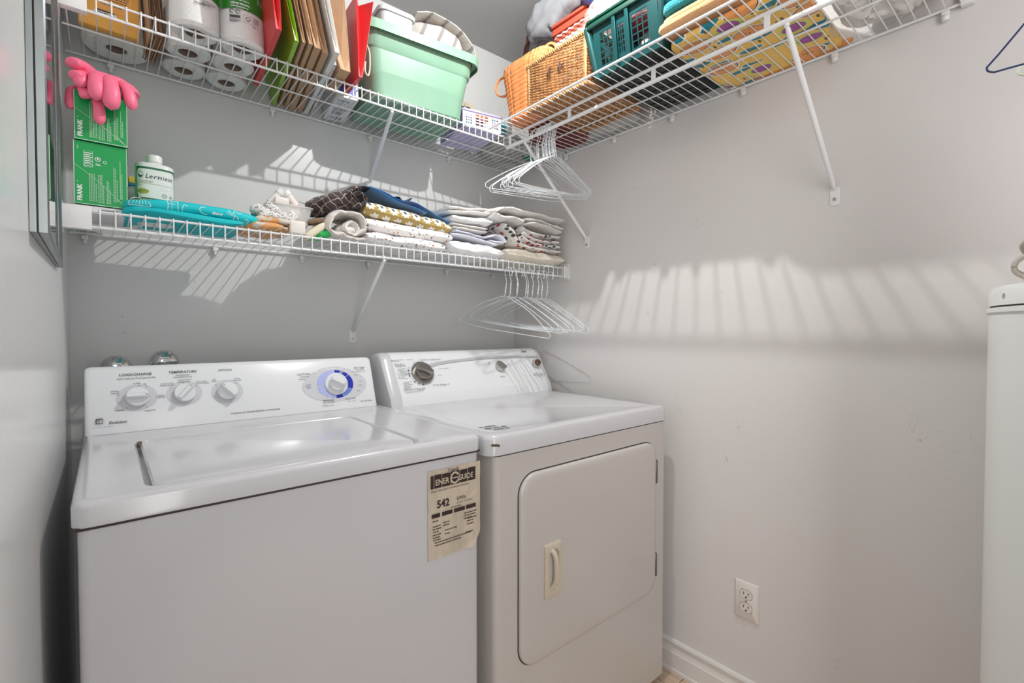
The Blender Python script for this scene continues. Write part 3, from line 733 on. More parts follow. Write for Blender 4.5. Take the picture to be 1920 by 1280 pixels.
# coil of grey cable lying on the heater
t = thing('cable_coil', 'loose coil of grey cable on top of the water heater', 'cable', (1.14, .02, 1.2005))
M_cab = mat('grey_cable', (.36, .33, .29), .45)
b = B(); cx, cy, cz = 1.120, .062, 1.2055
P = []
for k in range(150):
    f = k / 149; a = f * 2 * pi * 3.3
    P.append((cx + .004 * sin(a * .9) + .02 * f, cy - .045 + .052 * cos(a + .2 * f), cz + .026 + .026 * sin(a) * (1 - .15 * f) + .002 * math.floor(f * 3.3)))
tube(b, P, .0036, 8); part('cable_loops', b, M_cab, t)
b = B(); P = catmull([(1.17, .055, cz + .045), (1.165, .062, cz + .065), (1.16, .040, cz + .078), (1.155, .0, cz + .076), (1.15, -.03, cz + .06), (1.15, .01, cz + .05), (1.16, .045, cz + .04), (1.17, .055, cz + .045)], 8); tube(b, P, .0036, 8); part('cable_loops', b, M_cab, t)
b = B(); tube(b, [(1.128, .055, cz), (1.13, 0, cz), (1.12, -.08, cz)], .0036, 8); tube(b, [(1.12, .058, cz + .006), (1.12, 0, cz + .0075), (1.11, -.08, cz + .004)], .0036, 8); part('cable_tail', b, M_cab, t)
t = thing('cloth', 'edge of a red and white patterned cloth hanging above the water heater', 'cloth', (1.0, .045, 1.36))
m = mat('red_white_print', (.6, .05, .05), .8); N = NT(m); v = N.coords(); N.color(N.mix(N.less(N.vor(v, 160)[0], .33), (.48, .03, .03), (.75, .70, .68)))
b = B(); soft(b, (1.05, -.048, 1.395), (.10, .16, .17), (.4, .4), .006, 20, 3, rx=RD(24)); part('fabric', b, m, t)

# ================================================================== fabrics
def fabric(name, col, rough=.85, bump=.35, bs=220, var=.05, sheen=.2):
    return mat(name, col, rough, bump=bump, bscale=bs, var=var, vscale=18, sheen=sheen)
def dots_fabric():
    m = fabric('polka_dot_cotton', (.80, .78, .77)); N = NT(m); v = N.coords(scale=(1, .8, 1)); vv = N.vor(v, 84, .75)
    base = (.88, .865, .855); hit = N.less(vv[0], .27); r = N.n('ShaderNodeValToRGB'); r.color_ramp.interpolation = 'CONSTANT'
    e = r.color_ramp.elements; e[0].color = (.55, .10, .05, 1); e[1].position = .25; e[1].color = (.05, .05, .07, 1)
    for p, c in ((.5, (.62, .28, .16)), (.68, (.36, .45, .50)), (.85, (.60, .60, .58))): x = e.new(p); x.color = (*c, 1)
    N.nt.links.new(N.sep(vv[1])[0], r.inputs[0]); N.color(N.mix(hit, base, r.outputs[0])); return m
def daisy_fabric():
    """rows of white daisies with dark centres on mustard, read on the fabric's own x-z plane"""
    m = fabric('daisy_print_cotton', (.5, .36, .12)); N = NT(m); s = N.sep(N.coords())
    x = N.math('MULTIPLY', s[0], 1 / .0385); z = N.math('ADD', N.math('MULTIPLY', N.math('ADD', N.math('ADD', s[2], N.math('MULTIPLY', s[0], .075)), N.math('MULTIPLY', N.math('MAXIMUM', N.math('ADD', s[1], .108), 0), .9)), 1 / .038), -.12)
    row = N.math('FLOOR', z); x2 = N.math('ADD', x, N.math('MULTIPLY', N.math('MODULO', N.math('ABSOLUTE', row), 2), .5))
    fx = N.math('SUBTRACT', N.math('FRACT', x2), .5); fz = N.math('SUBTRACT', N.math('FRACT', z), .5)
    rr_ = N.math('SQRT', N.math('ADD', N.math('MULTIPLY', fx, fx), N.math('MULTIPLY', fz, fz))); an = N.math('ARCTAN2', fz, fx)
    pet = N.math('ADD', .31, N.math('MULTIPLY', N.math('ABSOLUTE', N.math('SINE', N.math('MULTIPLY', an, 4.5))), .14))
    c = N.mix(N.less(rr_, pet), (.46, .33, .10), (.82, .80, .76)); c = N.mix(N.less(rr_, .13), c, (.04, .05, .055)); N.color(c); return m
def plaid_fabric():
    m = fabric('dark_towel', (.045, .032, .032), .95, .9, 320); N = NT(m); cc = N.coords(rot=(.3, .6, .5)); nz = N.n('ShaderNodeTexNoise'); nz.inputs['Scale'].default_value = 22; N.nt.links.new(cc, nz.inputs['Vector']); va = N.n('ShaderNodeVectorMath', operation='MULTIPLY_ADD'); N.nt.links.new(nz.outputs['Color'], va.inputs[0]); va.inputs[1].default_value = (.035,) * 3; N.nt.links.new(cc, va.inputs[2]); s = N.sep(va.outputs[0])
    def ln(a, sc): return N.less(N.math('ABSOLUTE', N.math('SUBTRACT', N.math('FRACT', N.math('MULTIPLY', a, sc)), .5)), .032)
    l = N.math('MAXIMUM', ln(s[0], 48), ln(s[2], 48)); N.color(N.mix(l, (.045, .03, .03), (.55, .45, .40))); return m
def truck_fabric():
    m = fabric('holiday_print_flannel', (.74, .72, .70)); N = NT(m); v = N.coords(scale=(1, .8, 1.3)); vv = N.vor(v, 42, .8)
    hit = N.less(N.math('ADD', vv[0], N.math('MULTIPLY', N.noise(v, 160), .3)), .50); r = N.n('ShaderNodeValToRGB'); r.color_ramp.interpolation = 'CONSTANT'
    e = r.color_ramp.elements; e[0].color = (.05, .06, .06, 1); e[1].position = .55; e[1].color = (.50, .03, .03, 1); N.nt.links.new(N.sep(vv[1])[0], r.inputs[0])
    N.color(N.mix(hit, (.84, .82, .80), r.outputs[0])); return m
def fruit_fabric():
    """yellow cotton with papaya halves, purple slices, teal leaves and little black birds"""
    m = fabric('tropical_fruit_cotton', (.82, .50, .10), .7, .15, 90); N = NT(m); v = N.coords(rot=(0, 0, .5), scale=(1.5, 1, 1)); vv = N.vor(v, 9.5, .6, 'F1', '2D')
    d = N.math('ADD', vv[0], N.math('MULTIPLY', N.noise(v, 30), .05)); cr = N.sep(vv[1])[0]
    yel = (.84, .53, .11); c = yel
    big = N.less(cr, .5); c = N.mix(N.math('MULTIPLY', big, N.less(d, .44)), c, (.80, .82, .80)); c = N.mix(N.math('MULTIPLY', big, N.less(d, .40)), c, (.04, .05, .06)); c = N.mix(N.math('MULTIPLY', big, N.less(d, .375)), c, (.78, .32, .09))
    seeds = N.less(N.vor(N.coords(), 150, 1, 'F1', '2D')[0], .24); c = N.mix(N.math('MULTIPLY', N.math('MULTIPLY', big, N.less(d, .16)), seeds), c, (.03, .03, .03))
    pur = N.math('MULTIPLY', N.math('GREATER_THAN', cr, .5), N.less(cr, .68)); c = N.mix(N.math('MULTIPLY', pur, N.less(d, .34)), c, (.50, .66, .12)); c = N.mix(N.math('MULTIPLY', pur, N.less(d, .27)), c, (.34, .07, .30))
    v3 = N.coords(rot=(0, 0, 1.1), scale=(3.3, 1, 1), loc=(.07, .03, 0)); lv = N.vor(v3, 9.5, .8, 'F1', '2D'); lf = N.math('MULTIPLY', N.less(lv[0], .27), N.less(N.sep(lv[1])[1], .8)); rim = N.math('MULTIPLY', N.less(lv[0], .31), N.less(N.sep(lv[1])[1], .8))
    free = N.math('GREATER_THAN', d, .45); c = N.mix(N.math('MULTIPLY', rim, free), c, (.80, .84, .82)); c = N.mix(N.math('MULTIPLY', lf, free), c, (.0, .20, .27))
    lv2 = N.vor(N.coords(rot=(0, 0, .2), scale=(1, 2.2, 1), loc=(.2, .1, 0)), 24, .9, 'F1', '2D'); c = N.mix(N.math('MULTIPLY', N.math('MULTIPLY', N.less(lv2[0], .17), N.less(N.sep(lv2[1])[2], .35)), free), c, (.12, .10, .02))
    N.color(c); return m
def floral_small(name, base, ink, sc=90, th=.3):
    m = fabric(name, base); N = NT(m); v = N.coords(); d = N.math('ADD', N.vor(v, sc)[0], N.math('MULTIPLY', N.noise(v, sc * 2), .35)); N.color(N.mix(N.less(d, th), base, ink)); return m

F_polka, F_daisy, F_plaid, F_truck, F_fruit = dots_fabric(), daisy_fabric(), plaid_fabric(), truck_fabric(), fruit_fabric()
F_white = fabric('white_cotton', (.90, .90, .91), .8, .25); F_lav = fabric('bluish_white_terry', (.80, .81, .90), .9, .6)
F_cream = fabric('cream_cotton', (.78, .72, .60), .75, .25); F_ivory = fabric('ivory_cotton', (.88, .86, .83), .8, .25); F_beige = fabric('beige_terry', (.74, .70, .66), .95, .8, 260)
M_satin = mat('blue_satin', (.015, .16, .42), .25, sheen=.5, bump=.15, bscale=25, aniso=(1, .2, 1)); M_navy = mat('navy_lining', (.012, .025, .05), .4)
M_teal = mat('turquoise_cotton', (.0, .50, .55), .6, bump=.3, bscale=30, var=.06)
LZ = ZL + .0025                      # resting height on the lower shelf
UZ = ZU + .0025

# ------------------------------------------------------------------ lower shelf, left to right
M_card = mat('white_card', (.74, .74, .75), .5); M_green = mat('green_carton', (.0, .33, .075), .35); M_wp = mat('white_ink', (.80, .85, .81), .5); M_pg = mat('pale_green_ink', (.36, .62, .40), .5)
t = thing('storage_box', 'flat white box with a barcode lying under the lower green box', 'box', (0, 1.47, LZ))
b = B(); box(b, -.048, .0385, 1.402, 1.56, LZ, LZ + .0165, .0012, 1); box(b, -.047, .0375, 1.4012, 1.403, LZ + .001, LZ + .0155); part('carton', b, M_card, t)
Mf = frame((-.048, 1.4009, LZ), (1, 0, 0), (0, 0, 1)); b = B()
for i in range(5): quad(b, Mf, .046, .0052 + i * .0011, .022, .0006)
quad(b, Mf, .070, .0085, .003, .002); quad(b, Mf, .070, .0050, .003, .0015); part('barcode', b, M_print, t, False)

def green_box(label, ox, oy, oz, w_, h, rz):
    t = thing('garbage_bag_box', label, 'box', (ox + w_ / 2, oy + .08, oz), group='green lettered cartons on the lower shelf')
    R_ = Matrix.Translation((ox, oy, oz)) @ Matrix.Rotation(rz, 4, 'Z')
    b = B(); box(b, 0, w_, 0, .155, 0, h, .0012, 1, M=R_); part('carton', b, M_green, t)
    M = R_ @ frame((0, 0, 0), (1, 0, 0), (0, 0, 1))
    b = B(); quad(b, M, .0004, .0004, w_ - .0008, .0011, .0003); quad(b, M, .0004, .0004, .0010, h - .001, .0003); quad(b, M, w_ - .0014, .0004, .0010, h - .001, .0003)
    R90 = M @ Matrix.Rotation(RD(90), 4, 'Z')
    text(b, R90, 'FRANK', .0065, -.0133, .0112, .0005, sx=.98, bold=.00045); text(b, R90, 'TM', .0455, -.0075, .0028, .0005)
    stroke(b, M, [(.002, h * .62), (w_ * .5, h * .36), (w_ * .93, .006)], .0005)
    stroke(b, M, [(w_ * .80, .020), (w_ * .93, .006), (w_ - .001, .0015)], .0006)
    if h > .13:
        for i in range(6): quad(b, M, .0178, .0895 + i * .0042, .0135 if i % 2 else .011, .0018, .0005)
        ringflat(b, M, .0205, .0850, .0022, .003, 14, z=.0005); ringflat(b, M, .0275, .0850, .0022, .003, 14, z=.0005)
        stroke(b, M, [(.0172, .0815), (.0172, .1165), (.0315, .1165), (.0315, .0815), (.0172, .0815)], .0006)
        ringflat(b, M, .0400, .1010, .0038, .0050, 18, z=.0005); ringflat(b, M, .0400, .0925, .0024, .0034, 14, 180, 360, z=.0005); disc(b, M, .0400, .1015, .0016, .0026, 12)
        quad(b, M, .0355, .0875, .0100, .0012); ringflat(b, M, .0520, .0965, .0024, .0034, 14, z=.0005)
        text(b, R90, '10.001', .1165, -.0085, .0032, .0005)
    part('white_print', b, M_wp, t, False)
    b = B(); R2 = R90
    for (x, y0, L_, n) in ((.0255, .008, .060 if h > .13 else .078, 5), (.0405, .006, .064 if h > .13 else .072, 4), (.0545, .006, .052, 3), (.0665, .012, .078, 3), (.0775, .020, .085 if h > .13 else .06, 2)):
        Mq = M @ Matrix.Translation((x, y0, 0)) @ Matrix.Rotation(RD(90), 4, 'Z'); dashes(b, Mq, 0, -.0012, L_, n, .0027, .0015, .0005, seed=int(x * 1e4) + int(h * 100), fill=.96)
    part('small_print', b, M_pg, t, False)
    return t
green_box('lower of the two stacked green cartons, standing on the lower shelf', -.0465, 1.4, 1.4035, .0905, .136, 0)
green_box('upper of the two stacked green cartons, under the pink rubber gloves', -.044, 1.396, 1.5405, .0895, .105, RD(-1.5))

# pink rubber gloves draped over the upper box
M_pink = mat('pink_rubber', (.90, .17, .29), .42, bump=.08, bscale=40)
def skin_mesh(edges, verts, radii, name, m, parent, sub=2):
    me = bpy.data.meshes.new(name); me.from_pydata(verts, edges, []); o = bpy.data.objects.new(name, me); COL.objects.link(o)
    bpy.context.view_layer.update()
    md = o.modifiers.new('s', 'SKIN'); me.skin_vertices[0].data
    for i, r in enumerate(radii): me.skin_vertices[0].data[i].radius = (r, r)
    me.skin_vertices[0].data[0].use_root = True
    o.modifiers.new('u', 'SUBSURF').levels = sub
    dg = bpy.context.evaluated_depsgraph_get(); nm = bpy.data.meshes.new_from_object(o.evaluated_get(dg)); bpy.data.objects.remove(o)
    b = B(); b.from_mesh(nm); bpy.data.meshes.remove(nm); return b
def finger(b, pts, r, flat=.8):
    P = catmull(pts, 5); N = len(P); R_ = []
    for i in range(N):
        f = i / (N - 1); R_.append(r * (1.0 if f < .8 else math.sqrt(max(.02, 1 - ((f - .8) / .2) ** 2))) * (1 + .06 * sin(f * 9)))
    tube(b, P, R_, 12, flat=flat)
def glove(label, loc, fingers, palm, cuff):
    t = thing('rubber_glove', label, 'glove', loc, group='pink rubber gloves')
    b = B()
    for c_, s_, rz, ry, rx in palm: soft(b, c_, s_, (.75, .6), .003, 30, 2, 32, 16, rz=RD(rz), ry=RD(ry), rx=RD(rx))
    part('palm', b, M_pink, t)
    for pts, r in fingers:
        b = B(); finger(b, pts, r); part('finger', b, M_pink, t)
    if cuff:
        b = B(); tube(b, catmull(cuff[0], 5), cuff[1], 14, flat=.45); part('cuff', b, M_pink, t)
    return t
GY = 1.385
glove('front pink rubber glove with fingers hanging over the green box', (0, 1.43, 1.646),
      [([(-.020, 1.410, 1.674), (-.031, 1.382, 1.674), (-.032, 1.366, 1.662), (-.031, 1.364, 1.640)], .0118),
       ([(-.004, 1.410, 1.674), (-.006, 1.372, 1.672), (-.007, 1.356, 1.650), (-.006, 1.358, 1.618)], .0138),
       ([(.012, 1.410, 1.674), (.016, 1.372, 1.670), (.019, 1.354, 1.644), (.017, 1.356, 1.604)], .0150),
       ([(.024, 1.415, 1.674), (.038, 1.380, 1.672), (.048, 1.364, 1.654), (.054, 1.362, 1.616)], .0122),
       ([(-.006, 1.405, 1.655), (-.008, 1.385, 1.640), (-.003, 1.378, 1.610), (-.002, 1.378, 1.574)], .0104)],
      [((.008, 1.404, 1.680), (.088, .066, .030), 0, 3, 10)], ([(.02, 1.41, 1.684), (.035, 1.405, 1.682), (.052, 1.392, 1.674), (.060, 1.384, 1.660)], [.020, .022, .020, .014]))
glove('back pink rubber glove with curled fingertips sticking out to the left', (-.03, 1.44, 1.646),
      [([(-.006, 1.43, 1.690), (-.024, 1.395, 1.694), (-.038, 1.372, 1.690), (-.045, 1.362, 1.682)], .0142),
       ([(-.008, 1.43, 1.672), (-.024, 1.390, 1.672), (-.036, 1.366, 1.664), (-.039, 1.356, 1.656)], .0125),
       ([(-.012, 1.42, 1.655), (-.026, 1.385, 1.646), (-.024, 1.372, 1.632), (-.020, 1.370, 1.622)], .0118),
       ([(-.02, 1.44, 1.66), (-.046, 1.415, 1.650), (-.050, 1.405, 1.625), (-.048, 1.402, 1.602)], .0090)],
      [((.002, 1.440, 1.684), (.075, .060, .030), 10, 0, -6)], ([(.0, 1.45, 1.690), (.020, 1.455, 1.692), (.04, 1.46, 1.684), (.055, 1.465, 1.668)], [.018, .022, .022, .018]))

# wad of white plastic and a little sponge behind the boxes
t = thing('plastic_bag', 'crumpled white plastic bag squeezed between the green boxes and the bottle', 'bag', (.062, 1.52, LZ))
b = B(); soft(b, (.060, 1.54, LZ + .048), (.034, .09, .096), (.6, .5), .012, 40, 5, zf=None); part('film', b, mat('white_film', (.78, .79, .80), .35, bump=.6, bscale=50), t)
t = thing('sponge', 'small yellow and blue sponge resting on crumpled plastic behind the bottle', 'sponge', (.062, 1.545, LZ + .098))
b = B(); box(b, .050, .076, 1.535, 1.56, LZ + .112, LZ + .128, .002, 2, M=Matrix.Rotation(0, 4, 'Z')); part('yellow_pad', b, mat('yellow_foam', (.72, .55, .08), .9, bump=.5, bscale=160), t)
b = B(); box(b, .050, .074, 1.535, 1.56, LZ + .1, LZ + .1119, .002, 2); part('blue_pad', b, mat('blue_foam', (.03, .22, .45), .9, bump=.5, bscale=160), t)

# cleaner bottle: oval flask with a white cap
t = thing('cleaner_bottle', 'oval white floor-cleaner bottle with green-bordered label and white cap', 'bottle', (.096, 1.475, LZ))
BX, BY = .0985, 1.470; RZb = Matrix.Translation((BX, BY, LZ)) @ Matrix.Rotation(RD(4), 4, 'Z')
def oval(rx, ry, z, n=48, p=.75): return [Vector((rx * spow(cos(2 * pi * k / n), p), ry * spow(sin(2 * pi * k / n), p), z)) for k in range(n)]
b = B(); loft(b, [oval(.034, .023, 0), oval(.0365, .025, .003), oval(.0375, .026, .02), oval(.0385, .0265, .137), oval(.0375, .0255, .143), oval(.034, .023, .1455), oval(.02, .017, .148), oval(.0135, .0135, .1495), oval(.0135, .0135, .152)], M=RZb)
bot = part('flask', b, mat('bottle_plastic', (.72, .74, .73), .3), t)
b = B(); lathe(b, [(.0150, .152), (.0158, .153), (.0158, .166), (.0150, .1685), (.012, .169)], (0, 0, 0), 32, RZb); part('cap', b, M_clip, t)
def wrapq(b, M, x0, x1, z0, z1, off, mi=0, nx=24, nz=2, corner=0):
    """patch following the bottle's curved front; x is arc position -1..1, z height"""
    def P(u, z):
        a = -pi / 2 + u * 1.15; return M @ Vector(((.0385 + off) * spow(cos(a), .75), (.0265 + off) * spow(sin(a), .75), z))
    if corner:
        out = [(x, z) for x, z in rrect(x0, x1, z0, z1, [0] * 4, 1)]
    cols = []
    for i in range(nx + 1):
        u = x0 + (x1 - x0) * i / nx; ins = 0
        if corner:
            e = min(u - x0, x1 - u) / (corner * 16)
            if e < 1: ins = corner * (1 - math.sqrt(max(0, 1 - (1 - e) ** 2)))
        cols.append((b.verts.new(P(u, z0 + ins)), b.verts.new(P(u, z1 - ins))))
    for p, q in zip(cols, cols[1:]): b.faces.new((p[0], q[0], q[1], p[1])).material_index = mi
b = B(); wrapq(b, RZb, -1.0, 1.0, .040, .134, .0008); part('label_border', b, mat('dark_green_label', (.01, .14, .07), .4), bot)
b = B(); wrapq(b, RZb, -.92, .90, .0605, .1290, .0013, corner=.010); part('label_face', b, mat('label_cream', (.72, .75, .70), .45), bot)
def wraptext(b, s, x, z, size, mi, shear=0, sx=1, bold=0, off=.0018):
    tb = B(); text(tb, Matrix.Identity(4), s, x, z, size, 0, shear=shear, sx=sx, bold=bold, space=1.12 if shear else 1)
    for v in tb.verts:
        u = v.co.x / .044; a = -pi / 2 + u * 1.15
        v.co = RZb @ Vector(((.0385 + off) * spow(cos(a), .75), (.0265 + off) * spow(sin(a), .75), v.co.y))
    merge(b, tb, mi)
b = B(); wraptext(b, 'Lemieux', -.0175, .1075, .0150, 0, .3, .84, .0001); wraptext(b, 'plancher', -.0355, .0965, .0100, 1, 0, .95); wraptext(b, 'floor', -.0355, .0885, .0058, 1)
wraptext(b, 'PRODUIT ECOLOGIQUE EN VRAC & PLUS', -.041, .0540, .0048, 2, 0, .78, .0001); wraptext(b, '800 mL   27 oz', -.041, .0478, .0042, 2)
wraptext(b, '________________', -.0385, .0950, .0085, 0, 0, 1.1)
def wrapdisc(cx, cz, rx, rz_, mi, hole=0, a0=0, a1=360):
    tb = B()
    if hole: ringflat(tb, Matrix.Identity(4), cx, cz, hole, rx, 24, a0, a1, 0)
    else:
        for q in range(5): ringflat(tb, Matrix.Identity(4), cx, cz, max(.00002, rx * q / 5), rx * (q + 1) / 5, 24, 0, 360, 0, 0, rz_ / rx)
    for v in tb.verts:
        a = -pi / 2 + v.co.x / .044 * 1.15; v.co = RZb @ Vector(((.0385 + .0017) * spow(cos(a), .75), (.0265 + .0017) * spow(sin(a), .75), v.co.y))
    merge(b, tb, mi)
wrapdisc(-.029, .1145, .0072, 0, 0, .0063); wrapdisc(-.029, .1145, .006, 0, 0, .003, 170, 330); wrapdisc(-.0245, .0755, .0145, .0062, 3); wrapdisc(-.0245, .0762, .0115, .0008, 0)
wrapdisc(.011, .0695, .0052, 0, 0, .0047); wrapdisc(.011, .0695, .003, 0, 0, .0024); wrapdisc(.0255, .0685, .0042, 0, 0, .0037); wrapdisc(.0255, .0685, .003, .001, 0); wrapdisc(.010, .0855, .005, 0, 4, .0047); wrapdisc(.020, .081, .0046, 0, 4, .0043)
part('label_print', b, [mat('navy_ink', (.02, .03, .08), .5), mat('olive_ink', (.35, .33, .18), .5), M_wp, mat('leaf_green_ink', (.36, .38, .06), .5), M_print_l], bot, False)

# turquoise bag with white cat doodles
t = thing('cloth_bag', 'folded turquoise cloth bag with white cat doodles and the word Meow', 'bag', (.15, 1.40, LZ))
b = B()
soft(b, (.158, 1.455, LZ + .009), (.250, .245, .018), (.3, .4), .004, 16, 4, 72, 24, zf=lambda x, y: -.003 * sin(x * 30)); part('lower_fold', b, M_teal, t)
b = B(); soft(b, (.168, 1.398, LZ + .026), (.268, .130, .036), (.35, .7), .004, 14, 7, 72, 28, zf=lambda x, y: .004 * cos(x * 26)); up_ = part('upper_fold', b, M_teal, t)
M_dood = mat('white_doodle_ink', (.80, .88, .88), .6)
def cover_project(tb, lift=.0006):
    """drops drawn doodles (x-z drawing plane) on to the bag's front"""
    from mathutils.bvhtree import BVHTree
    bt = B(); bt.from_mesh(up_.data); Mi = W[up_.name]; bmesh.ops.transform(bt, matrix=Mi, verts=bt.verts); tr_ = BVHTree.FromBMesh(bt)
    for v in tb.verts:
        h = tr_.ray_cast(Vector((v.co.x, 1.2, v.co.z)), Vector((0, 1, 0)))
        if h[0] is not None: v.co = h[0] + h[1] * lift * (1 if h[1].y < 0 else -1)
        else: v.co.y = 1.36
    bt.free()
b = B(); MP = frame((0, 1.3, LZ), (1, 0, 0), (0, 0, 1))
def dood(pts, w_=.0011): stroke(b, MP, [(p.x, p.y) for p in catmull([(x, z, 0) for x, z in pts], 5)], w_, 0)
zc = .027
dood([(.044, zc - .008), (.048, zc + .008), (.066, zc + .012), (.082, zc - .008), (.06, zc - .009), (.044, zc - .008)])
for i in range(5): dood([(.050 + i * .006, zc - .006), (.054 + i * .0045, zc + .003), (.060 + i * .003, zc + .009)], .0007)
dood([(.112, zc - .012), (.113, zc + .004), (.109, zc + .012), (.116, zc + .009), (.126, zc + .009), (.132, zc + .012), (.131, zc + .002), (.132, zc - .010)])
dood([(.120, zc + .007), (.120, zc - .012)], .0007); dood([(.140, zc - .012), (.140, zc - .002), (.144, zc + .005), (.150, zc + .002)]); dood([(.115, zc + .003), (.126, zc + .003)], .0007)
dood([(.185, zc + .006), (.176, zc + .005), (.174, zc - .002), (.180, zc - .008), (.189, zc - .009)], .0013)
dood([(.232, zc + .009), (.240, zc - .002), (.247, zc + .009), (.254, zc + .002), (.262, zc + .004)]); dood([(.246, zc - .002), (.243, zc - .019), (.256, zc - .019), (.250, zc - .005)]); dood([(.228, zc + .002), (.238, zc - .004), (.248, zc - .006)], .0008)
dood([(.268, zc - .012), (.272, zc - .009), (.276, zc - .013), (.272, zc - .017)]); dood([(.158, zc - .018), (.166, zc - .015), (.170, zc - .020)], .0008)
tb = B(); text(tb, MP, 'Meow', .1985, zc - .0075, .0085, 0, bold=.0002); merge(b, tb)
cover_project(b); part('white_doodles', b, M_dood, up_, False)

# knotted print cloth on top of an orange-brown cloth
F_scr = floral_small('black_scribble_print', (.70, .69, .67), (.05, .05, .07), 210, .46)
F_or = mat('orange_brown_print', (.62, .33, .12), .6, bump=.3, bscale=60); N = NT(F_or); v = N.coords(); N.color(N.mix(N.less(N.noise(v, 45, 2), .47), (.62, .31, .11), (.60, .55, .48)))
t = thing('knotted_cloth', 'bundle of white cloth strips with black scribble print, above an orange cloth', 'cloth', (.33, 1.385, LZ + .03))
b = B()
for i, (c_, s_, rz_, ry_) in enumerate((((.318, 1.372, LZ + .052), (.062, .034, .024), 0, 8), ((.352, 1.370, LZ + .052), (.05, .034, .023), 0, 24), ((.330, 1.366, LZ + .041), (.052, .034, .020), 0, -4), ((.360, 1.366, LZ + .039), (.062, .034, .019), 0, 4), ((.341, 1.38, LZ + .063), (.045, .034, .022), 10, 30), ((.388, 1.378, LZ + .050), (.026, .03, .024), 0, 40))):
    soft(b, c_, s_, (.7, .7), .004, 60, i, 32, 16, rz=RD(rz_), ry=RD(ry_)); part('strip', b, F_scr, t); b = B()
b.free()
t = thing('printed_cloth', 'crumpled orange and brown patterned cloth lying on the lower shelf', 'cloth', (.33, 1.42, LZ))
b = B(); soft(b, (.318, 1.425, LZ + .012), (.13, .17, .026), (.45, .7), .008, 30, 8, 64, 24); part('cloth_body', b, F_or, t)
b = B(); soft(b, (.345, 1.365, LZ + .027), (.11, .035, .018), (.6, .7), .006, 40, 9, 48, 18); part('rolled_edge', b, F_or, t)
b = B(); soft(b, (.262, 1.370, LZ + .014), (.020, .06, .026), (.6, .6), .003, 60, 4, ry=RD(20)); part('dark_trim', b, floral_small('brown_lace', (.45, .40, .33), (.07, .06, .05), 260, .45), t)
t = thing('fabric_scrap', 'small teal cloth end poking up behind the knotted cloth', 'cloth', (.32, 1.44, LZ + .028))
b = B(); soft(b, (.330, 1.44, LZ + .056), (.05, .04, .044), (.7, .7), .003, 30, 1); part('cloth_body', b, mat('teal_scrap', (.0, .28, .28), .7), t)

# clear tub with tubes, and soap blocks
M_clear = mat('frosted_plastic', (.80, .80, .78), .25, alpha=.45); M_soap = mat('white_soap', (.74, .70, .66), .5, bump=.15, bscale=60, var=.04); M_psoap = mat('pinkish_bottle', (.72, .62, .58), .4)
t = thing('plastic_tub', 'frosted clear plastic tub holding white and pinkish bottles', 'container', (.385, 1.40, LZ + .028))
Mt = Matrix.Translation((.395, 1.405, LZ + .030)) @ Matrix.Rotation(RD(-12), 4, 'Z') @ Matrix.Rotation(RD(3), 4, 'Y')
def rr3(hx_, hy_, r, z): return [Vector((x, y, z)) for x, y in rrect(-hx_, hx_, -hy_, hy_, r, 5)]
b = B(); loft(b, [rr3(.036, .026, .01, 0), rr3(.040, .030, .011, .002), rr3(.048, .036, .012, .046), rr3(.052, .040, .013, .047), rr3(.052, .040, .013, .050), rr3(.047, .035, .012, .0502), rr3(.038, .028, .01, .003)], cap0=True, cap1=True, M=Mt); part('tub_body', b, M_clear, t)
t = thing('lotion_bottle', 'white bottle lying inside the frosted plastic tub', 'bottle', (.4, 1.402, LZ + .04))
b = B(); soft(b, (.403, 1.398, LZ + .060), (.062, .036, .028), (.5, .5), 0, 10, 1, ry=RD(6)); part('bottle_body', b, M_soap, t)
t = thing('lotion_bottle', 'pinkish bottle at the bottom of the frosted plastic tub', 'bottle', (.4, 1.405, LZ + .033))
b = B(); soft(b, (.399, 1.402, LZ + .0405), (.066, .044, .012), (.5, .5), 0, 10, 1, ry=RD(4)); part('bottle_body', b, M_psoap, t)
for i, (p0, p1, lab, m) in enumerate((((.345, 1.41, LZ + .086), (.372, 1.40, LZ + .124), 'white-capped tube leaning left on top of the frosted tub', M_clip), ((.405, 1.405, LZ + .088), (.378, 1.40, LZ + .122), 'white-capped tube with a pink end leaning right on top of the frosted tub', M_clip))):
    t = thing('tube', lab, 'tube', p0)
    a, c_ = Vector(p0), Vector(p1); d = c_ - a
    b = B(); tube(b, [a, a + d * .7], [.012, .010], 14); part('tube_body', b, M_soap, t)
    b = B(); tube(b, [a + d * .7, a + d * .73, c_], [.0105, .0118, .0112], 16); part('cap', b, M_clip, t)
    if i: b = B(); tube(b, [a - d * .22, a - d * .05, a], [.006, .012, .0118], 14); part('pink_end', b, mat('pink_plastic', (.80, .50, .52), .4), t)
t = thing('pill_box', 'small white box on top of the frosted tub', 'box', (.375, 1.39, LZ + .081))
b = B(); box(b, .350, .385, 1.383, 1.405, LZ + .0815, LZ + .100, .002, 2); part('carton', b, M_soap, t)
t = thing('soap_bar', 'square white soap bar standing in front of the frosted tub', 'soap', (.394, 1.362, LZ))
b = B(); box(b, .3765, .4165, 1.348, 1.372, LZ, LZ + .036, .005, 3); part('bar', b, M_soap, t)
t = thing('scrub_brush', 'cream scrubbing brush with brown bristles leaning between soap and beige towel', 'brush', (.45, 1.37, LZ))
b = B(); soft(b, (.448, 1.375, LZ + .018), (.075, .035, .022), (.5, .6), .001, 30, 2, ry=RD(-38)); part('handle', b, mat('cream_wood', (.70, .64, .50), .5, var=.05), t)
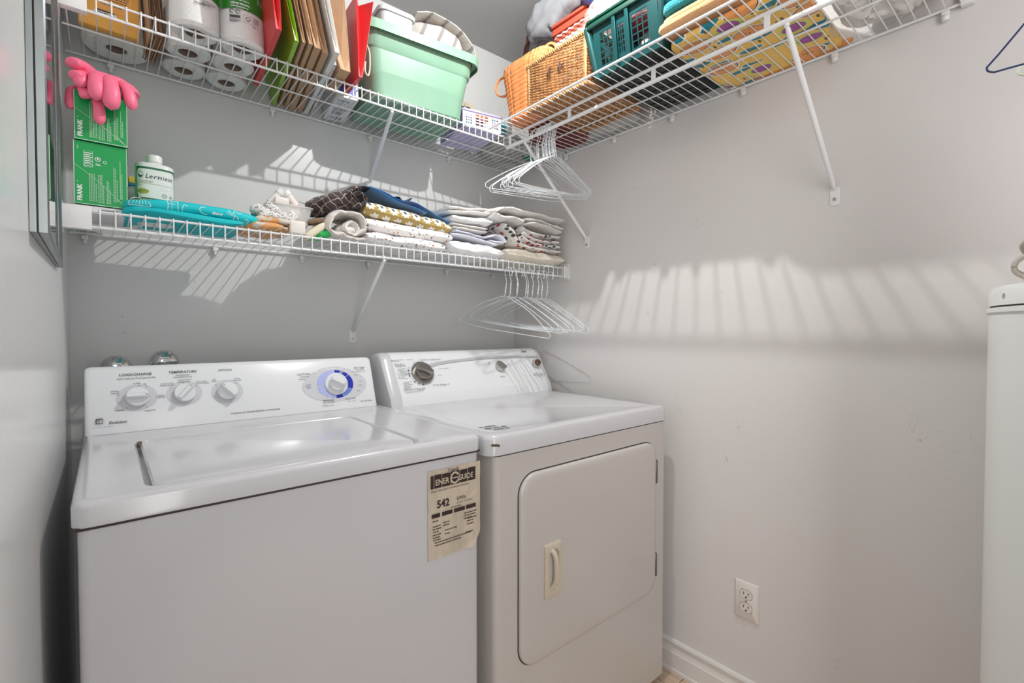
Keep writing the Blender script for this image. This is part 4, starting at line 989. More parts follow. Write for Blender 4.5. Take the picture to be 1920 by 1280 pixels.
b = B(); soft(b, (.446, 1.384, LZ + .046), (.075, .03, .016), (.6, .6), .004, 90, 5, ry=RD(-10)); soft(b, (.424, 1.39, LZ + .052), (.02, .03, .035), (.7, .6), .003, 80, 6); part('bristles', b, mat('brown_bristle', (.16, .10, .055), .5, bump=.6, bscale=150, aniso=(1, 1, .2)), t)
t = thing('rubber_scrap', 'bright green rubber piece lying on the lower shelf before the beige towel', 'cloth', (.47, 1.37, LZ))
b = B(); soft(b, (.475, 1.372, LZ + .014), (.045, .03, .018), (.7, .7), .003, 50, 3, ry=RD(-18)); soft(b, (.452, 1.40, LZ + .006), (.05, .05, .012), (.6, .7), .003, 50, 2); part('rubber', b, mat('bright_green_rubber', (.03, .52, .12), .4), t)
t = thing('wire_loop', 'thin loop of dark blue wire beside the dark towel', 'wire', (.43, 1.38, LZ + .045))
b = B()
for k in range(3):
    tube(b, [(.4245 + (.010 + .001 * k) * cos(a), 1.378 + .002 * k, LZ + .068 + (.0105 + .0012 * k) * sin(a)) for a in [2 * pi * j / 26 for j in range(26)]], .0006, 5, closed=True)
tube(b, catmull([(.434, 1.378, LZ + .070), (.430, 1.38, LZ + .088), (.415, 1.38, LZ + .093), (.408, 1.38, LZ + .094)], 5), .0008, 5); part('wire_turns', b, M_dwire, t)

# towels and folded cloths -------------------------------------------------
t = thing('rolled_towel', 'loosely rolled beige terry towel at the front of the lower shelf', 'towel', (.52, 1.42, LZ))
b = B()
path = [(.560, LZ + .038), (.548, LZ + .050), (.530, LZ + .046), (.522, LZ + .032), (.534, LZ + .020), (.556, LZ + .022), (.578, LZ + .034), (.580, LZ + .060), (.560, LZ + .078), (.525, LZ + .078), (.492, LZ + .064), (.478, LZ + .040), (.490, LZ + .018), (.520, LZ + .0085), (.555, LZ + .008), (.583, LZ + .010)]
ribbon(b, path, .0145, 1.342, 1.50, .0075, 11, n=6, ny=14, fr=34); soft(b, (.543, 1.425, LZ + .034), (.075, .155, .040), (.6, .7), .007, 40, 3, ry=RD(-20)); part('towel_roll', b, F_beige, t)
t = thing('rolled_towel', 'dark brown terry towel with thin pale lines, crumpled above the beige towel', 'towel', (.515, 1.42, LZ + .085))
b = B(); soft(b, (.515, 1.415, LZ + .113), (.148, .13, .060), (.65, .7), .007, 26, 12, 64, 32, zf=lambda x, y: .34 * x + (-.004 if x > .04 else 0), creases=.006)
path = [(.545, LZ + .128), (.560, LZ + .140), (.580, LZ + .134), (.584, LZ + .118), (.568, LZ + .106), (.548, LZ + .110), (.538, LZ + .126), (.545, LZ + .148), (.570, LZ + .154)]
ribbon(b, path, .011, 1.340, 1.42, .003, 13); part('towel_roll', b, F_plaid, t)

def folded(name, label, m, x0, x1, yf, yb, zc, th, layers, slope=0, amp=.0028, seed=1, cat='fabric', left_round=True, curl=0, base=None):
    """cloth folded in layers with rounded fronts; zc is the underside height at the left end"""
    t = thing(name, label, cat, ((x0 + x1) / 2, (yf + yb) / 2, base if base is not None else zc)); h = th / layers
    for k in range(layers):
        b = B(); n = 9; P = []
        ins = .003 * ((k * 7 + seed) % 3)
        for i in range(n):
            f = i / (n - 1); P.append((x0 + ins + (x1 - x0 - ins * 1.5) * f, zc + h * (k + .5) + slope * f - curl * f * f))
        ribbon(b, P, h * .98, yf + ins * .7, yb - ins, amp, seed + k * 3, n=4, ny=16, taper=lambda f: .55 + .45 * min(1, 7 * f, 9 * (1 - f)) ** .5)
        part('fold', b, m, t)
    return t
folded('folded_fabric', 'white cotton with coloured polka dots, lower of the two dotted folds', F_polka, .588, .858, 1.342, 1.60, LZ, .038, 1, -.004, seed=3, amp=.004)
folded('folded_fabric', 'white cotton with coloured polka dots, upper of the two dotted folds', F_polka, .583, .888, 1.346, 1.60, LZ + .040, .040, 1, -.0085, seed=5, amp=.004)
folded('folded_fabric', 'mustard cotton printed with white daisies, folded on top of the dotted cotton', F_daisy, .585, .884, 1.350, 1.60, LZ + .083, .046, 1, -.020, seed=9, curl=.004, base=LZ + .082)
t = thing('folded_fabric', 'glossy blue satin fabric draped along the top of the daisy cotton', 'fabric', (.72, 1.44, LZ + .135))
b = B(); P = [(.535, LZ + .140), (.565, LZ + .158), (.600, LZ + .166), (.635, LZ + .158), (.680, LZ + .141), (.730, LZ + .131), (.790, LZ + .118)]
ribbon(b, P, .0075, 1.352, 1.56, .003, 21, n=6); part('fold', b, M_satin, t)
b = B(); P = [(.600, LZ + .168), (.650, LZ + .163), (.700, LZ + .148), (.755, LZ + .150), (.800, LZ + .135), (.845, LZ + .119), (.892, LZ + .1045)]
ribbon(b, P, .0065, 1.366, 1.57, .003, 23, n=6); part('fold', b, M_satin, t)
b = B(); P = [(.545, LZ + .152), (.585, LZ + .162), (.600, LZ + .160)]; ribbon(b, P, .006, 1.347, 1.42, .002, 24)
P = [(.690, LZ + .158), (.712, LZ + .163), (.722, LZ + .155), (.742, LZ + .154), (.756, LZ + .166)]; ribbon(b, P, .004, 1.385, 1.45, .002, 25); part('lining', b, M_navy, t)

# white linens
folded('folded_sheet', 'large plain white sheet at the bottom of the pile beside the dotted cotton', F_white, .872, 1.098, 1.338, 1.60, LZ, .046, 1, -.002, amp=.006, seed=31)
t = thing('folded_towel', 'bluish white towel with a wavy fold in the middle of the white pile', 'towel', (.99, 1.44, LZ + .046))
b = B(); P = [(.885, LZ + .066), (.93, LZ + .068), (.98, LZ + .063), (1.03, LZ + .055), (1.075, LZ + .052)]; ribbon(b, P, .014, 1.350, 1.60, .003, 33); P = [(.90, LZ + .080), (.95, LZ + .079), (1.0, LZ + .072), (1.04, LZ + .074), (1.075, LZ + .085), (1.105, LZ + .077), (1.115, LZ + .064), (1.085, LZ + .059), (1.05, LZ + .062)]
ribbon(b, P, .012, 1.352, 1.60, .004, 34); part('towel_folds', b, F_lav, t)
folded('folded_pillowcase', 'thin white pillowcase just above the bluish white towel', F_ivory, .888, 1.035, 1.352, 1.60, LZ + .088, .020, 2, -.003, seed=35, base=LZ + .086)
folded('folded_pillowcase', 'puffy white pillowcase second from the top of the left linen pile', F_white, .884, 1.060, 1.345, 1.60, LZ + .109, .024, 1, .006, amp=.005, seed=37, base=LZ + .107)
folded('folded_pillowcase', 'white pillowcase with an upturned right end, topmost of the left linen pile', F_ivory, .870, 1.045, 1.350, 1.60, LZ + .134, .026, 2, .018, amp=.004, seed=39, base=LZ + .133)
folded('folded_sheet', 'cream cotton sheet at the front right end of the lower shelf', F_cream, 1.104, 1.405, 1.330, 1.58, LZ, .046, 1, 0, amp=.005, seed=41)
t = thing('folded_fabric', 'white flannel with red trucks and dark trees, folded four times', 'fabric', (1.24, 1.44, LZ + .048))
b = B(); z = LZ + .054
P = [(1.400, z + .004), (1.33, z + .003), (1.25, z + .004), (1.20, z + .010), (1.165, z + .028), (1.15, z + .055), (1.11, z + .074)]; ribbon(b, P, .019, 1.346, 1.58, .003, 43)
for k, (dx, dz) in enumerate(((0, .020), (.006, .039), (-.004, .060))):
    P = [(1.395 - dx, z + dz + .003), (1.33, z + dz), (1.265, z + dz + .001), (1.225 + dx, z + dz + .009), (1.20 + dx, z + dz + .020)]; ribbon(b, P, .0185, 1.347 + .002 * k, 1.58, .003, 45 + k)
part('flannel_folds', b, F_truck, t)
t = thing('folded_sheet', 'large ivory sheet folded on top of the truck-print flannel', 'sheet', (1.24, 1.42, LZ + .135))
b = B(); z = LZ + .143
P = [(1.055, z + .020), (1.075, z + .034), (1.14, z + .042), (1.22, z + .040), (1.32, z + .038), (1.395, z + .036)]; ribbon(b, P, .018, 1.325, 1.58, .004, 51)
P = [(1.055, z + .014), (1.10, z + .008), (1.15, z + .012), (1.19, z + .006)]; ribbon(b, P, .022, 1.335, 1.58, .004, 52)
P = [(1.19, z + .012), (1.22, z + .020), (1.28, z + .018), (1.34, z + .010), (1.395, z + .006)]; ribbon(b, P, .013, 1.330, 1.58, .004, 53)
P = [(1.20, z - .001), (1.24, z + .006), (1.30, z + .003), (1.35, z - .005), (1.39, z - .008)]; ribbon(b, P, .012, 1.330, 1.58, .004, 54)
part('sheet_folds', b, F_ivory, t)

# ================================================================== hangers
def hanger_bm(r=.0013, wd=.425, drop=.098, seed=0):
    """triangle wire hanger in the local x-z plane, hook resting over (0,0,0)"""
    rnd = random.Random(seed); b = B(); h = wd / 2; nz = -.095; P = []
    hook = [(-.0195, 0, -.016), (-.0205, 0, -.004), (-.015, 0, .0095), (-.004, 0, .0145), (.008, 0, .011), (.0135, 0, .0), (.011, 0, -.014), (.004, 0, -.030), (0, 0, -.045)]
    hook = [(x - .001, y, z - .0072) for x, y, z in hook]
    tw = [(.0018 * cos(k * 1.9), .0018 * sin(k * 1.9), -.052 - k * .0035) for k in range(10)]
    s1 = [(.004, 0, nz - .004), (.018, 0, nz - .006), (.05, 0, nz - .018), (h * .55, 0, nz - .046), (h - .012, 0, nz - drop + .022), (h, 0, nz - drop + .008), (h - .006, 0, nz - drop)]
    bar = [(h - .02, 0, nz - drop - .001), (h * .4, rnd.uniform(-.003, .003), nz - drop - .004 - rnd.random() * .004), (-h * .4, rnd.uniform(-.003, .003), nz - drop - .004), (-h + .02, 0, nz - drop - .001)]
    s2 = [(-x, y, z) for x, y, z in s1][::-1]
    tube(b, catmull(hook + tw + s1 + bar + s2, 4), r, 5)
    tube(b, [(-.0018 * cos(k * 1.9), -.0018 * sin(k * 1.9), -.052 - k * .0035) for k in range(11)], r, 5)
    return b
def make_hanger(label, m, loc, ang, tilt, seed, group, **k):
    t = thing('wire_hanger', label, 'hanger', loc, ang, group)
    o = part('bent_wire', hanger_bm(seed=seed, **k), m, t, local=True); o.rotation_euler = (0, RD(tilt), 0); return t
UP = [(1.270, 3, 0), (1.234, -2, 0), (1.222, -12, 4), (1.206, 1, -1), (1.200, 4, 1), (1.194, 2, -1), (1.188, 5, 0), (1.182, 8, 2), (1.176, 3, -1), (1.170, 6, 1), (1.164, 4, -2), (1.158, 8, 0), (1.152, 6, 1), (1.146, 9, -1)]
for i, (yy, an, ti) in enumerate(UP):
    lab = 'one of the white wire hangers bunched together on the upper hanging rod'
    yy -= .024 if i else .03; ti -= 6
    if i == 0: lab = 'rearmost wire hanger on the upper rod, apart from the bunch'
    if i == 2: lab = 'white wire hanger on the upper rod swung out to the left of the bunch'
    make_hanger(lab, M_wire, (XM, yy, ZU - .043 + .0075), RD(an), ti, i, 'white wire hangers on the upper rod', wd=.405, drop=.112)
LOW = [(1.115, 11, 'leftmost wire hanger on the lower shelf lip'), (1.135, 4, None), (1.165, 2, None), (1.172, 12, None), (1.212, 6, None), (1.220, 9, None), (1.247, 5, None), (1.275, 8, None), (1.292, 3, None), (1.324, 6, 'rightmost wire hanger on the lower shelf lip')]
ORD = ['', 'second', 'third', 'fourth', 'fifth', 'fifth from the right', 'fourth from the right', 'third from the right', 'second from the right', '']
for i, (xx, an, lab) in enumerate(LOW):
    if not lab: lab = 'white wire hanger on the lower shelf lip, ' + ORD[i] + ('' if 'right' in ORD[i] else ' from the left')
    make_hanger(lab or 'one of the white wire hangers along the lower shelf lip above the dryer', M_wire, (xx, 1.337, ZL - .038 + .0062), RD(90 + an), (i % 3 - 1) * 1.5 - 7, 40 + i, 'white wire hangers on the lower shelf lip', wd=.435, drop=.108 if i else .125)
# hangers at the right edge, on a rod that runs out of the picture
t = thing('hanging_rod', 'white hanging rod near the right edge above the hangers', 'rod', (1.0, -.12, 1.74))
b = B(); tube(b, [(.80, -.13, 1.74), (XR - .001, -.13, 1.74)], .008, 12); part('rod', b, M_vinyl, t)
make_hanger('dark blue wire hanger at the right edge of the picture', mat('navy_hanger', (.012, .03, .10), .35), (.93, -.125, 1.748), RD(93), 3, 61, None, wd=.45, drop=.165)
for i, (x_, a_) in enumerate(((1.035, 84), (1.05, 88), (1.065, 92))):
    make_hanger(('left', 'middle', 'right')[i] + ' one of three pale green wire hangers at the right edge', mat('pale_green_wire', (.52, .58, .48), .35), (x_, -.13, 1.748), RD(a_), 2 - i, 70 + i, 'pale green hangers at the right edge', wd=.375 + .008 * i, drop=.14, r=.0022)

# ================================================================== upper shelf along the back wall
M_tp = mat('toilet_tissue', (.80, .79, .78), .75, bump=.5, bscale=190, var=.03); M_cardb = mat('cardboard_core', (.30, .24, .19), .8)
M_wrapc = mat('clear_wrap', (.80, .80, .80), .18, alpha=.22); M_wrapg = mat('green_wrap', (.03, .20, .025), .28, bump=.25, bscale=24)
def roll_mesh(b, x, y, r, z0, h, core=.021, mi=0):
    lathe(b, [(core, z0 + .004), (core + .003, z0 + .0005), (r - .008, z0), (r, z0 + .007), (r, z0 + h - .007), (r - .008, z0 + h), (core, z0 + h - .002), (core, z0 + .004)], (x, y, 0), 40, cap0=False, cap1=False, mi=mi)
def roll(label, cat, x, y, r, h, group=None, name='toilet_roll', z0=None):
    z0 = z0 or UZ; t = thing(name, label, cat, (x, y, z0), group=group)
    b = B(); roll_mesh(b, x, y, r, z0, h); part('tissue', b, M_tp, t)
    b = B(); lathe(b, [(.0195, z0 + .003), (.0208, z0 + .003), (.0208, z0 + h - .003), (.0195, z0 + h - .003)], (x, y, 0), 24, cap0=False, cap1=False); lathe(b, [(.0194, z0 + h * .6), (.0194, z0 + h * .602)], (x, y, 0), 24); part('core', b, M_cardb, t); return t
roll('single large paper roll at the left end of the upper shelf behind the mailer', 'paper roll', .033, 1.596, .069, .19, name='paper_roll')
k = 0
for iy, yy in enumerate((1.389, 1.497, 1.605)):
    for ix, xx in enumerate((.176, .278)):
        roll('white toilet roll, %s row and %s side of the wrapped pack' % (('front', 'middle', 'back')[iy], ('left', 'right')[ix]), 'toilet roll', xx + (0, -.002, 0)[iy], yy, .0505, .10, 'toilet rolls in the wrapped pack')
for ix, xx in enumerate((.176, .278)):
    roll('white toilet roll in the upper layer of the wrapped pack, %s side' % ('left', 'right')[ix], 'toilet roll', xx, 1.39, .0505, .10, 'toilet rolls in the wrapped pack', z0=UZ + .102)
t = thing('pack_wrapping', 'green and clear plastic wrapping around the pack of toilet rolls', 'wrapping', (.227, 1.497, UZ))
def lobes(z, off=.0015):
    out = []
    for x, y in rrect(.1255 - off, .3285 + off, 1.3385 - off, 1.655, .05, 8): out.append((x, y, z))
    # waist between the two columns of rolls
    return [(x, y + (.012 * max(0, 1 - abs(x - .227) / .03) if y < 1.4 else 0), z) for x, y, z in out]
def lob2(z, off=.0015):
    o = []
    for i in range(49):
        a = pi + pi * i / 48; o.append((.176 + (.0505 + off) * cos(a) if 0 else 0, 0, 0))
    return lobes(z, off)
def front_strip(b, z0, z1, off, M_=None, nz=4):
    """strip hugging the rounded fronts of the two front rolls"""
    pts = []
    for cx, a0, a1 in ((.176, 180, 332), (.278, 208, 360)):
        for k in range(16): a = RD(a0 + (a1 - a0) * k / 15); pts.append((cx + (.0505 + off) * cos(a), 1.39 + (.0505 + off) * sin(a)))
    g = [[b.verts.new((x, y + .0012 * sin(j * 2.1 + i * .7), z0 + (z1 - z0) * j / nz)) for i, (x, y) in enumerate(pts)] for j in range(nz + 1)]
    for p, q in zip(g, g[1:]):
        for i in range(len(pts) - 1): b.faces.new((p[i], p[i + 1], q[i + 1], q[i]))
b = B(); front_strip(b, UZ + .074, UZ + .215, .0028); part('green_label', b, M_wrapg, t)
b = B(); front_strip(b, UZ + .004, UZ + .2, .0018)
part('clear_film', b, M_wrapc, t)
b = B()
def on_roll(tb, cx, off=.0034):
    for v in tb.verts:
        a = -pi / 2 + v.co.x / .0505; v.co = Vector((cx + (.0505 + off) * cos(a), 1.39 + (.0505 + off) * sin(a), v.co.y))
I4 = Matrix.Identity(4)
tb = B(); text(tb, I4, 'OUTER WRAP RECYCLE', -.032, UZ + .083, .0055, 0); dashes(tb, I4, -.03, UZ + .094, .06, 3, .008, .002, 0, seed=5); quad(tb, I4, .005, UZ + .10, .024, .022, 0); on_roll(tb, .276); merge(b, tb, 0)
tb = B(); text(tb, I4, 'bathroom tissue', -.03, UZ + .080, .0055, 0, shear=.2); dashes(tb, I4, -.01, UZ + .094, .045, 2, .006, .002, 0, seed=6); on_roll(tb, .180); merge(b, tb, 0)
tb = B(); text(tb, I4, 'MIX', .013, UZ + .040, .006, 0); quad(tb, I4, -.034, UZ + .052, .022, .006, 0); dashes(tb, I4, -.034, UZ + .047, .02, 3, .003, .0013, 0)
for k in (0, 1): ringflat(tb, I4, -.029 + k * .012, UZ + .0665, .0035, .0052, 10, 20, 300, 0)
stroke(tb, I4, [(-.034, UZ + .044), (-.012, UZ + .044), (-.012, UZ + .0735), (-.034, UZ + .0735), (-.034, UZ + .044)], .0005, 0); ringflat(tb, I4, .004, UZ + .055, .0035, .0048, 16, 0, 360, 0); quad(tb, I4, .0025, UZ + .049, .003, .001, 0)
stroke(tb, I4, [(-.005, UZ + .045), (.0125, UZ + .045), (.0125, UZ + .064), (-.005, UZ + .064), (-.005, UZ + .045)], .0005, 0); dashes(tb, I4, .016, UZ + .064, .014, 6, .003, .001, 0); on_roll(tb, .276, .0030); merge(b, tb, 1)
tb = B(); stroke(tb, I4, [(-.012, UZ + .058), (-.007, UZ + .067), (-.002, UZ + .058), (-.012, UZ + .058)], .0008, 0); dashes(tb, I4, .004, UZ + .060, .03, 3, .0035, .0013, 0); stroke(tb, I4, [(-.012, UZ + .045), (.02, UZ + .045), (.02, UZ + .054), (-.012, UZ + .054), (-.012, UZ + .045)], .0005, 0); dashes(tb, I4, -.01, UZ + .051, .028, 2, .003, .0012, 0, seed=3); on_roll(tb, .180, .0030); merge(b, tb, 1)
part('wrap_print', b, [M_wp, M_print], t, False)

# orange mailer in front of the single roll
M_or = mat('orange_mailer', (.80, .42, .08), .5, bump=.2, bscale=20, var=.04); M_lab = mat('orange_label', (.86, .40, .10), .5)
t = thing('mailer_box', 'orange padded mailer with a printed label, in front of the single paper roll', 'mailer', (.02, 1.50, UZ))
Mm = Matrix.Translation((-.036, 1.512, UZ)) @ Matrix.Rotation(RD(-3), 4, 'X')
b = B(); box(b, 0, .112, -.012, .010, .0, .21, .003, 2, M=Mm); part('body', b, M_or, t)
Mo_ = Mm @ frame((0, -.0122, 0), (1, 0, 0), (0, 0, 1))
b = B(); quad(b, Mo_, .036, .045, .062, .12, .0004); part('address_label', b, M_lab, t)
b = B(); text(b, Mo_, 'ATTENTION', .040, .098, .0085, .0008, bold=.0002); dashes(b, Mo_, .040, .090, .052, 6, .0062, .0022, .0008, seed=9); quad(b, Mo_, .030, .040, .034, .0035, .0008); dashes(b, Mo_, .032, .036, .03, 1, .004, .002, .0008); text(b, Mo_, 'SOLUTIONS', .040, .118, .0085, .0008, bold=.0002); part('print', b, M_print, t, False)
b = B(); quad(b, Mo_, .027, .030, .042, .010, .0006); part('white_sticker', b, M_card, t, False)

# bundle of brown paper bags standing on edge
M_kraft = mat('kraft_paper', (.47, .30, .18), .8, bump=.25, bscale=70, var=.05); M_kraft2 = mat('dark_kraft_paper', (.30, .15, .09), .8, bump=.25, bscale=70, var=.08)
M_redp = mat('red_paper', (.62, .035, .04), .32, bump=.1, bscale=20); M_lime = mat('lime_green_paper', (.26, .48, .03), .35, bump=.1, bscale=20); M_whp = mat('white_print_paper', (.70, .69, .67), .5)
for i in range(6):
    t = thing('paper_bag', 'flat brown paper bag, %s in the bundle left of the toilet rolls' % ('leftmost', 'second from the left', 'third from the left', 'third from the right', 'second from the right', 'rightmost')[i], 'paper bag', (.098 + .005 * i, 1.52, UZ), group='flat brown paper bags beside the toilet rolls')
    b = B(); x = .0935 + .0052 * i
    MB_ = Matrix.Translation((x, 1.455 + .004 * (i % 3), UZ)) @ Matrix.Rotation(RD(-3), 4, 'Y') @ Matrix.Rotation(RD(4), 4, 'Z')
    box(b, 0, .0009, 0, .14, .0, .21, 0, M=MB_); box(b, .0026, .0036, 0, .14, .0, .205, 0, M=MB_); box(b, .0009, .0026, .010, .14, 0, .2, 0, M=MB_); part('sheets', b, M_kraft2 if i % 2 else M_kraft, t, False)

def gift_bag(label, m, xf, xb, yf, yb, tb_, tt, h, lean, z0=None, name='gift_bag', m2=None, handle=None, inner=True):
    """paper gift bag stood on its bottom edge, its gusset (folded inwards) facing the room"""
    z0 = z0 or UZ; t = thing(name, label, 'paper bag', ((xf + xb) / 2, (yf + yb) / 2, z0)); b = B()
    def sheet(pts, th=.0009):
        P = [Vector(p) for p in pts]; n = (P[1] - P[0]).cross(P[3] - P[0]).normalized() * th
        a = [b.verts.new(p) for p in P]; c = [b.verts.new(p + n) for p in P]
        b.faces.new(a); b.faces.new(c[::-1])
        for i in range(4): b.faces.new((a[i], c[i], c[(i + 1) % 4], a[(i + 1) % 4]))
    zt = z0 + h
    # side panels: left (towards -x) and right
    for s in (0, 1):
        o0 = tb_ * s; o1 = tt * (s - .35)
        sheet([(xf + o0, yf, z0), (xb + o0, yb, z0), (xb + o1 - lean, yb, zt), (xf + o1 - lean, yf, zt)])
    sheet([(xf, yf, z0 + .0002), (xf + tb_, yf, z0 + .0002), (xb + tb_, yb, z0 + .0002), (xb, yb, z0 + .0002)])
    # gusset: two panels meeting at a line pushed into the bag
    mid0 = (xf + tb_ * .5, yf + .001, z0); midt = (xf - lean + tt * .15, yf + .045, zt)
    k = .16; midk = (xf + tb_ * .5 - lean * k, yf + .012, z0 + h * k)
    for s in (0, 1):
        o0 = tb_ * s; o1 = tt * (s - .35); ek = (xf + o0 + (o1 - lean - o0) * k, yf, z0 + h * k)
        sheet([(xf + o0, yf, z0), mid0, midk, ek], .0006); sheet([ek, midk, midt, (xf + o1 - lean, yf, zt)], .0006)
    part('paper', b, m if not m2 else m, t, False)
    if handle:
        b = B(); tube(b, catmull(handle, 6), .0022, 6); part('rope_handle', b, M_rope, t)
    return t
M_rope = mat('cream_rope', (.62, .56, .44), .9, bump=.8, bscale=200)
M_zig = floral_small('black_white_print', (.62, .61, .60), (.03, .03, .035), 120, .42); M_pinkst = mat('pink_stripe_paper', (.60, .28, .28), .6)
GB = [('glossy red gift bag, first after the toilet rolls', M_redp, .318, .340, 1.235, 1.560, .012, .030, .30, .02),
      ('lime green gift bag next to the red one', M_lime, .366, .411, 1.255, 1.655, .009, .012, .24, .045),
      ('brown kraft gift bag with a dark print strip, right of the lime green one', M_kraft, .383, .431, 1.250, 1.655, .006, .010, .24, .048),
      ('brown kraft gift bag, second of the kraft bags', M_kraft, .397, .446, 1.246, 1.640, .008, .011, .24, .048),
      ('brown kraft gift bag, third of the kraft bags', M_kraft, .412, .463, 1.252, 1.655, .015, .018, .24, .048),
      ('brown kraft gift bag, fourth of the kraft bags, beside the white one', M_kraft, .436, .487, 1.262, 1.655, .013, .017, .24, .049),
      ('white gift bag with grey line print between two kraft bags', M_whp, .459, .508, 1.240, 1.655, .011, .018, .24, .048),
      ('thin black and white patterned bag right of the white bag', M_zig, .478, .526, 1.300, 1.650, .006, .008, .22, .042)]
for a in GB: gift_bag(*a)
gift_bag('wide open brown kraft bag with papers inside, at the right end of the bags', M_kraft, .500, .512, 1.310, 1.455, .026, .085, .215, .045, z0=UZ)
t = thing('paper_bundle', 'striped papers sticking out of the wide open kraft bag', 'papers', (.52, 1.40, UZ + .06))
b = B()
for i in range(5):
    Mx = Matrix.Translation((.497 + .006 * i, 1.345 + .006 * i, UZ + .02)) @ Matrix.Rotation(RD(-9), 4, 'Y'); box(b, 0, .0015, 0, .09, 0, .175 - .006 * (i % 2), 0, M=Mx)
part('sheets', b, M_zig, t, False)
gift_bag('red gift bag with a cream rope handle, last of the bags beside the green tub', M_redp, .5525, .560, 1.315, 1.450, .010, .050, .225, -.012, z0=UZ, handle=[(.580, 1.330, 1.950), (.586, 1.318, 1.920), (.583, 1.310, 1.870), (.577, 1.308, 1.848), (.570, 1.312, 1.860), (.574, 1.318, 1.89)])
t = thing('carton', 'white carton with barcodes on its underside, at the back below the red bag', 'box', (.585, 1.56, UZ))
MC_ = Matrix.Translation((.546, 1.466, UZ)) @ Matrix.Rotation(RD(-7), 4, 'Z')
b = B(); box(b, 0, .066, 0, .188, 0, .062, .001, 1, M=MC_); part('cardboard', b, M_card, t)
Mu = MC_ @ frame((0, 0, 0), (1, 0, 0), (0, -1, 0)) @ Matrix.Translation((0, -.188, .0))
# underside faces down: its frame's normal is -z
b = B(); Mu = MC_ @ frame((0, .188, -.0), (1, 0, 0), (0, -1, 0))
for i in range(9): quad(b, Mu, .014 + i * .0032, .058, .0015, .022, .0005)
for i in range(7): quad(b, Mu, .034 + i * .0028, .016, .0013, .024, .0005)
for i in range(5):
    for j in range(5):
        if (i * 7 + j * 3 + i * j) % 3: quad(b, Mu, .012 + i * .0034, .020 + j * .0034, .0030, .0030, .0005)
text(b, Mu, 'OVAL', .010, .158, .014, .0005, bold=.0003); text(b, Mu, '72 x 84', .010, .140, .009, .0005); dashes(b, Mu, .012, .104, .045, 3, .007, .0025, .0005)
part('barcodes', b, M_print, t, False)
b = B(); Mq = MC_ @ frame((0, -.0002, 0), (1, 0, 0), (0, 0, 1)); quad(b, Mq, .008, .012, .05, .042, .0005); part('blue_panel', b, mat('blue_carton_print', (.04, .14, .55), .4), t, False)

# green storage tub ----------------------------------------------------------
M_tub = mat('pale_green_plastic', (.20, .37, .265), .4, bump=.03, bscale=60, var=.04, vscale=12); M_tubd = mat('green_plastic_rim', (.20, .37, .26), .38)
t = thing('storage_tub', 'pale green plastic storage tub on the upper shelf', 'storage tub', (.795, 1.49, UZ))
Mt = Matrix.Translation((.795, 1.492, UZ)) @ Matrix.Rotation(RD(-5), 4, 'Z')
def tr_(hx_, hy_, r, z): return [Vector((x, y, z)) for x, y in rrect(-hx_, hx_, -hy_, hy_, r, 8)]
b = B(); loft(b, [tr_(.142, .098, .03, .002), tr_(.151, .107, .034, 0), tr_(.157, .113, .036, .006), tr_(.172, .127, .040, .132), tr_(.176, .131, .041, .138), tr_(.184, .136, .043, .144), tr_(.192, .144, .045, .196), tr_(.189, .141, .045, .197), tr_(.181, .133, .043, .15), tr_(.155, .11, .036, .012), tr_(.10, .08, .03, .008)], M=Mt); part('body', b, M_tub, t)
b = B(); loft(b, [tr_(.193, .145, .045, .190), tr_(.206, .158, .050, .190), tr_(.208, .160, .051, .194), tr_(.208, .160, .051, .205), tr_(.203, .155, .050, .210), tr_(.194, .146, .046, .2105), tr_(.191, .143, .045, .206), tr_(.191, .143, .045, .192)], cap0=False, cap1=False, M=Mt)
loft(b, [tr_(.2062, .1582, .050, .178), tr_(.2085, .1605, .051, .178), tr_(.2088, .1608, .051, .206), tr_(.2062, .1582, .050, .206)], cap0=False, cap1=False, M=Mt); part('rim', b, M_tubd, t)
b = B()
for sx in (-1, 1):
    for xx in (.10, .145): box(b, sx * xx - .001, sx * xx + .001, -.158, -.142, .180, .192, M=Mt)
part('rim_ribs', b, M_tubd, t, False)
# things in the tub
t = thing('container', 'white plastic container whose rim shows above the green tub at its left', 'container', (.70, 1.46, UZ + .02))
Mc = Matrix.Translation((.716, 1.455, UZ + .02)) @ Matrix.Rotation(RD(-4), 4, 'Z')
b = B(); loft(b, [tr_(.045, .06, .02, 0), tr_(.055, .07, .022, .250), tr_(.061, .076, .024, .250), tr_(.062, .077, .024, .262), tr_(.055, .07, .022, .264), tr_(.05, .065, .02, .24)], M=Mc); part('container_body', b, mat('container_plastic', (.50, .51, .52), .4), t)
t = thing('towel', 'off-white towel with grey stripes lying over the top of the green tub', 'towel', (.86, 1.46, UZ + .2))
m = fabric('striped_towel', (.62, .59, .56), .95, .8, 260); N = NT(m); s3 = N.sep(N.coords()); st_ = N.less(N.math('ABSOLUTE', N.math('SUBTRACT', N.math('FRACT', N.math('MULTIPLY', N.math('ADD', s3[0], N.math('MULTIPLY', s3[2], -.4)), 17)), .5)), .10); N.color(N.mix(st_, (.47, .44, .41), (.24, .22, .21)))
b = B(); P = [(.760, UZ + .285), (.800, UZ + .300), (.850, UZ + .305), (.905, UZ + .295), (.950, UZ + .270), (.975, UZ + .235), (.978, UZ + .205)]; ribbon(b, P, .012, 1.350, 1.58, .005, 61, n=6, ny=16)
soft(b, (.862, 1.46, UZ + .245), (.20, .19, .11), (.5, .6), .008, 14, 5); part('towel_fold', b, m, t)

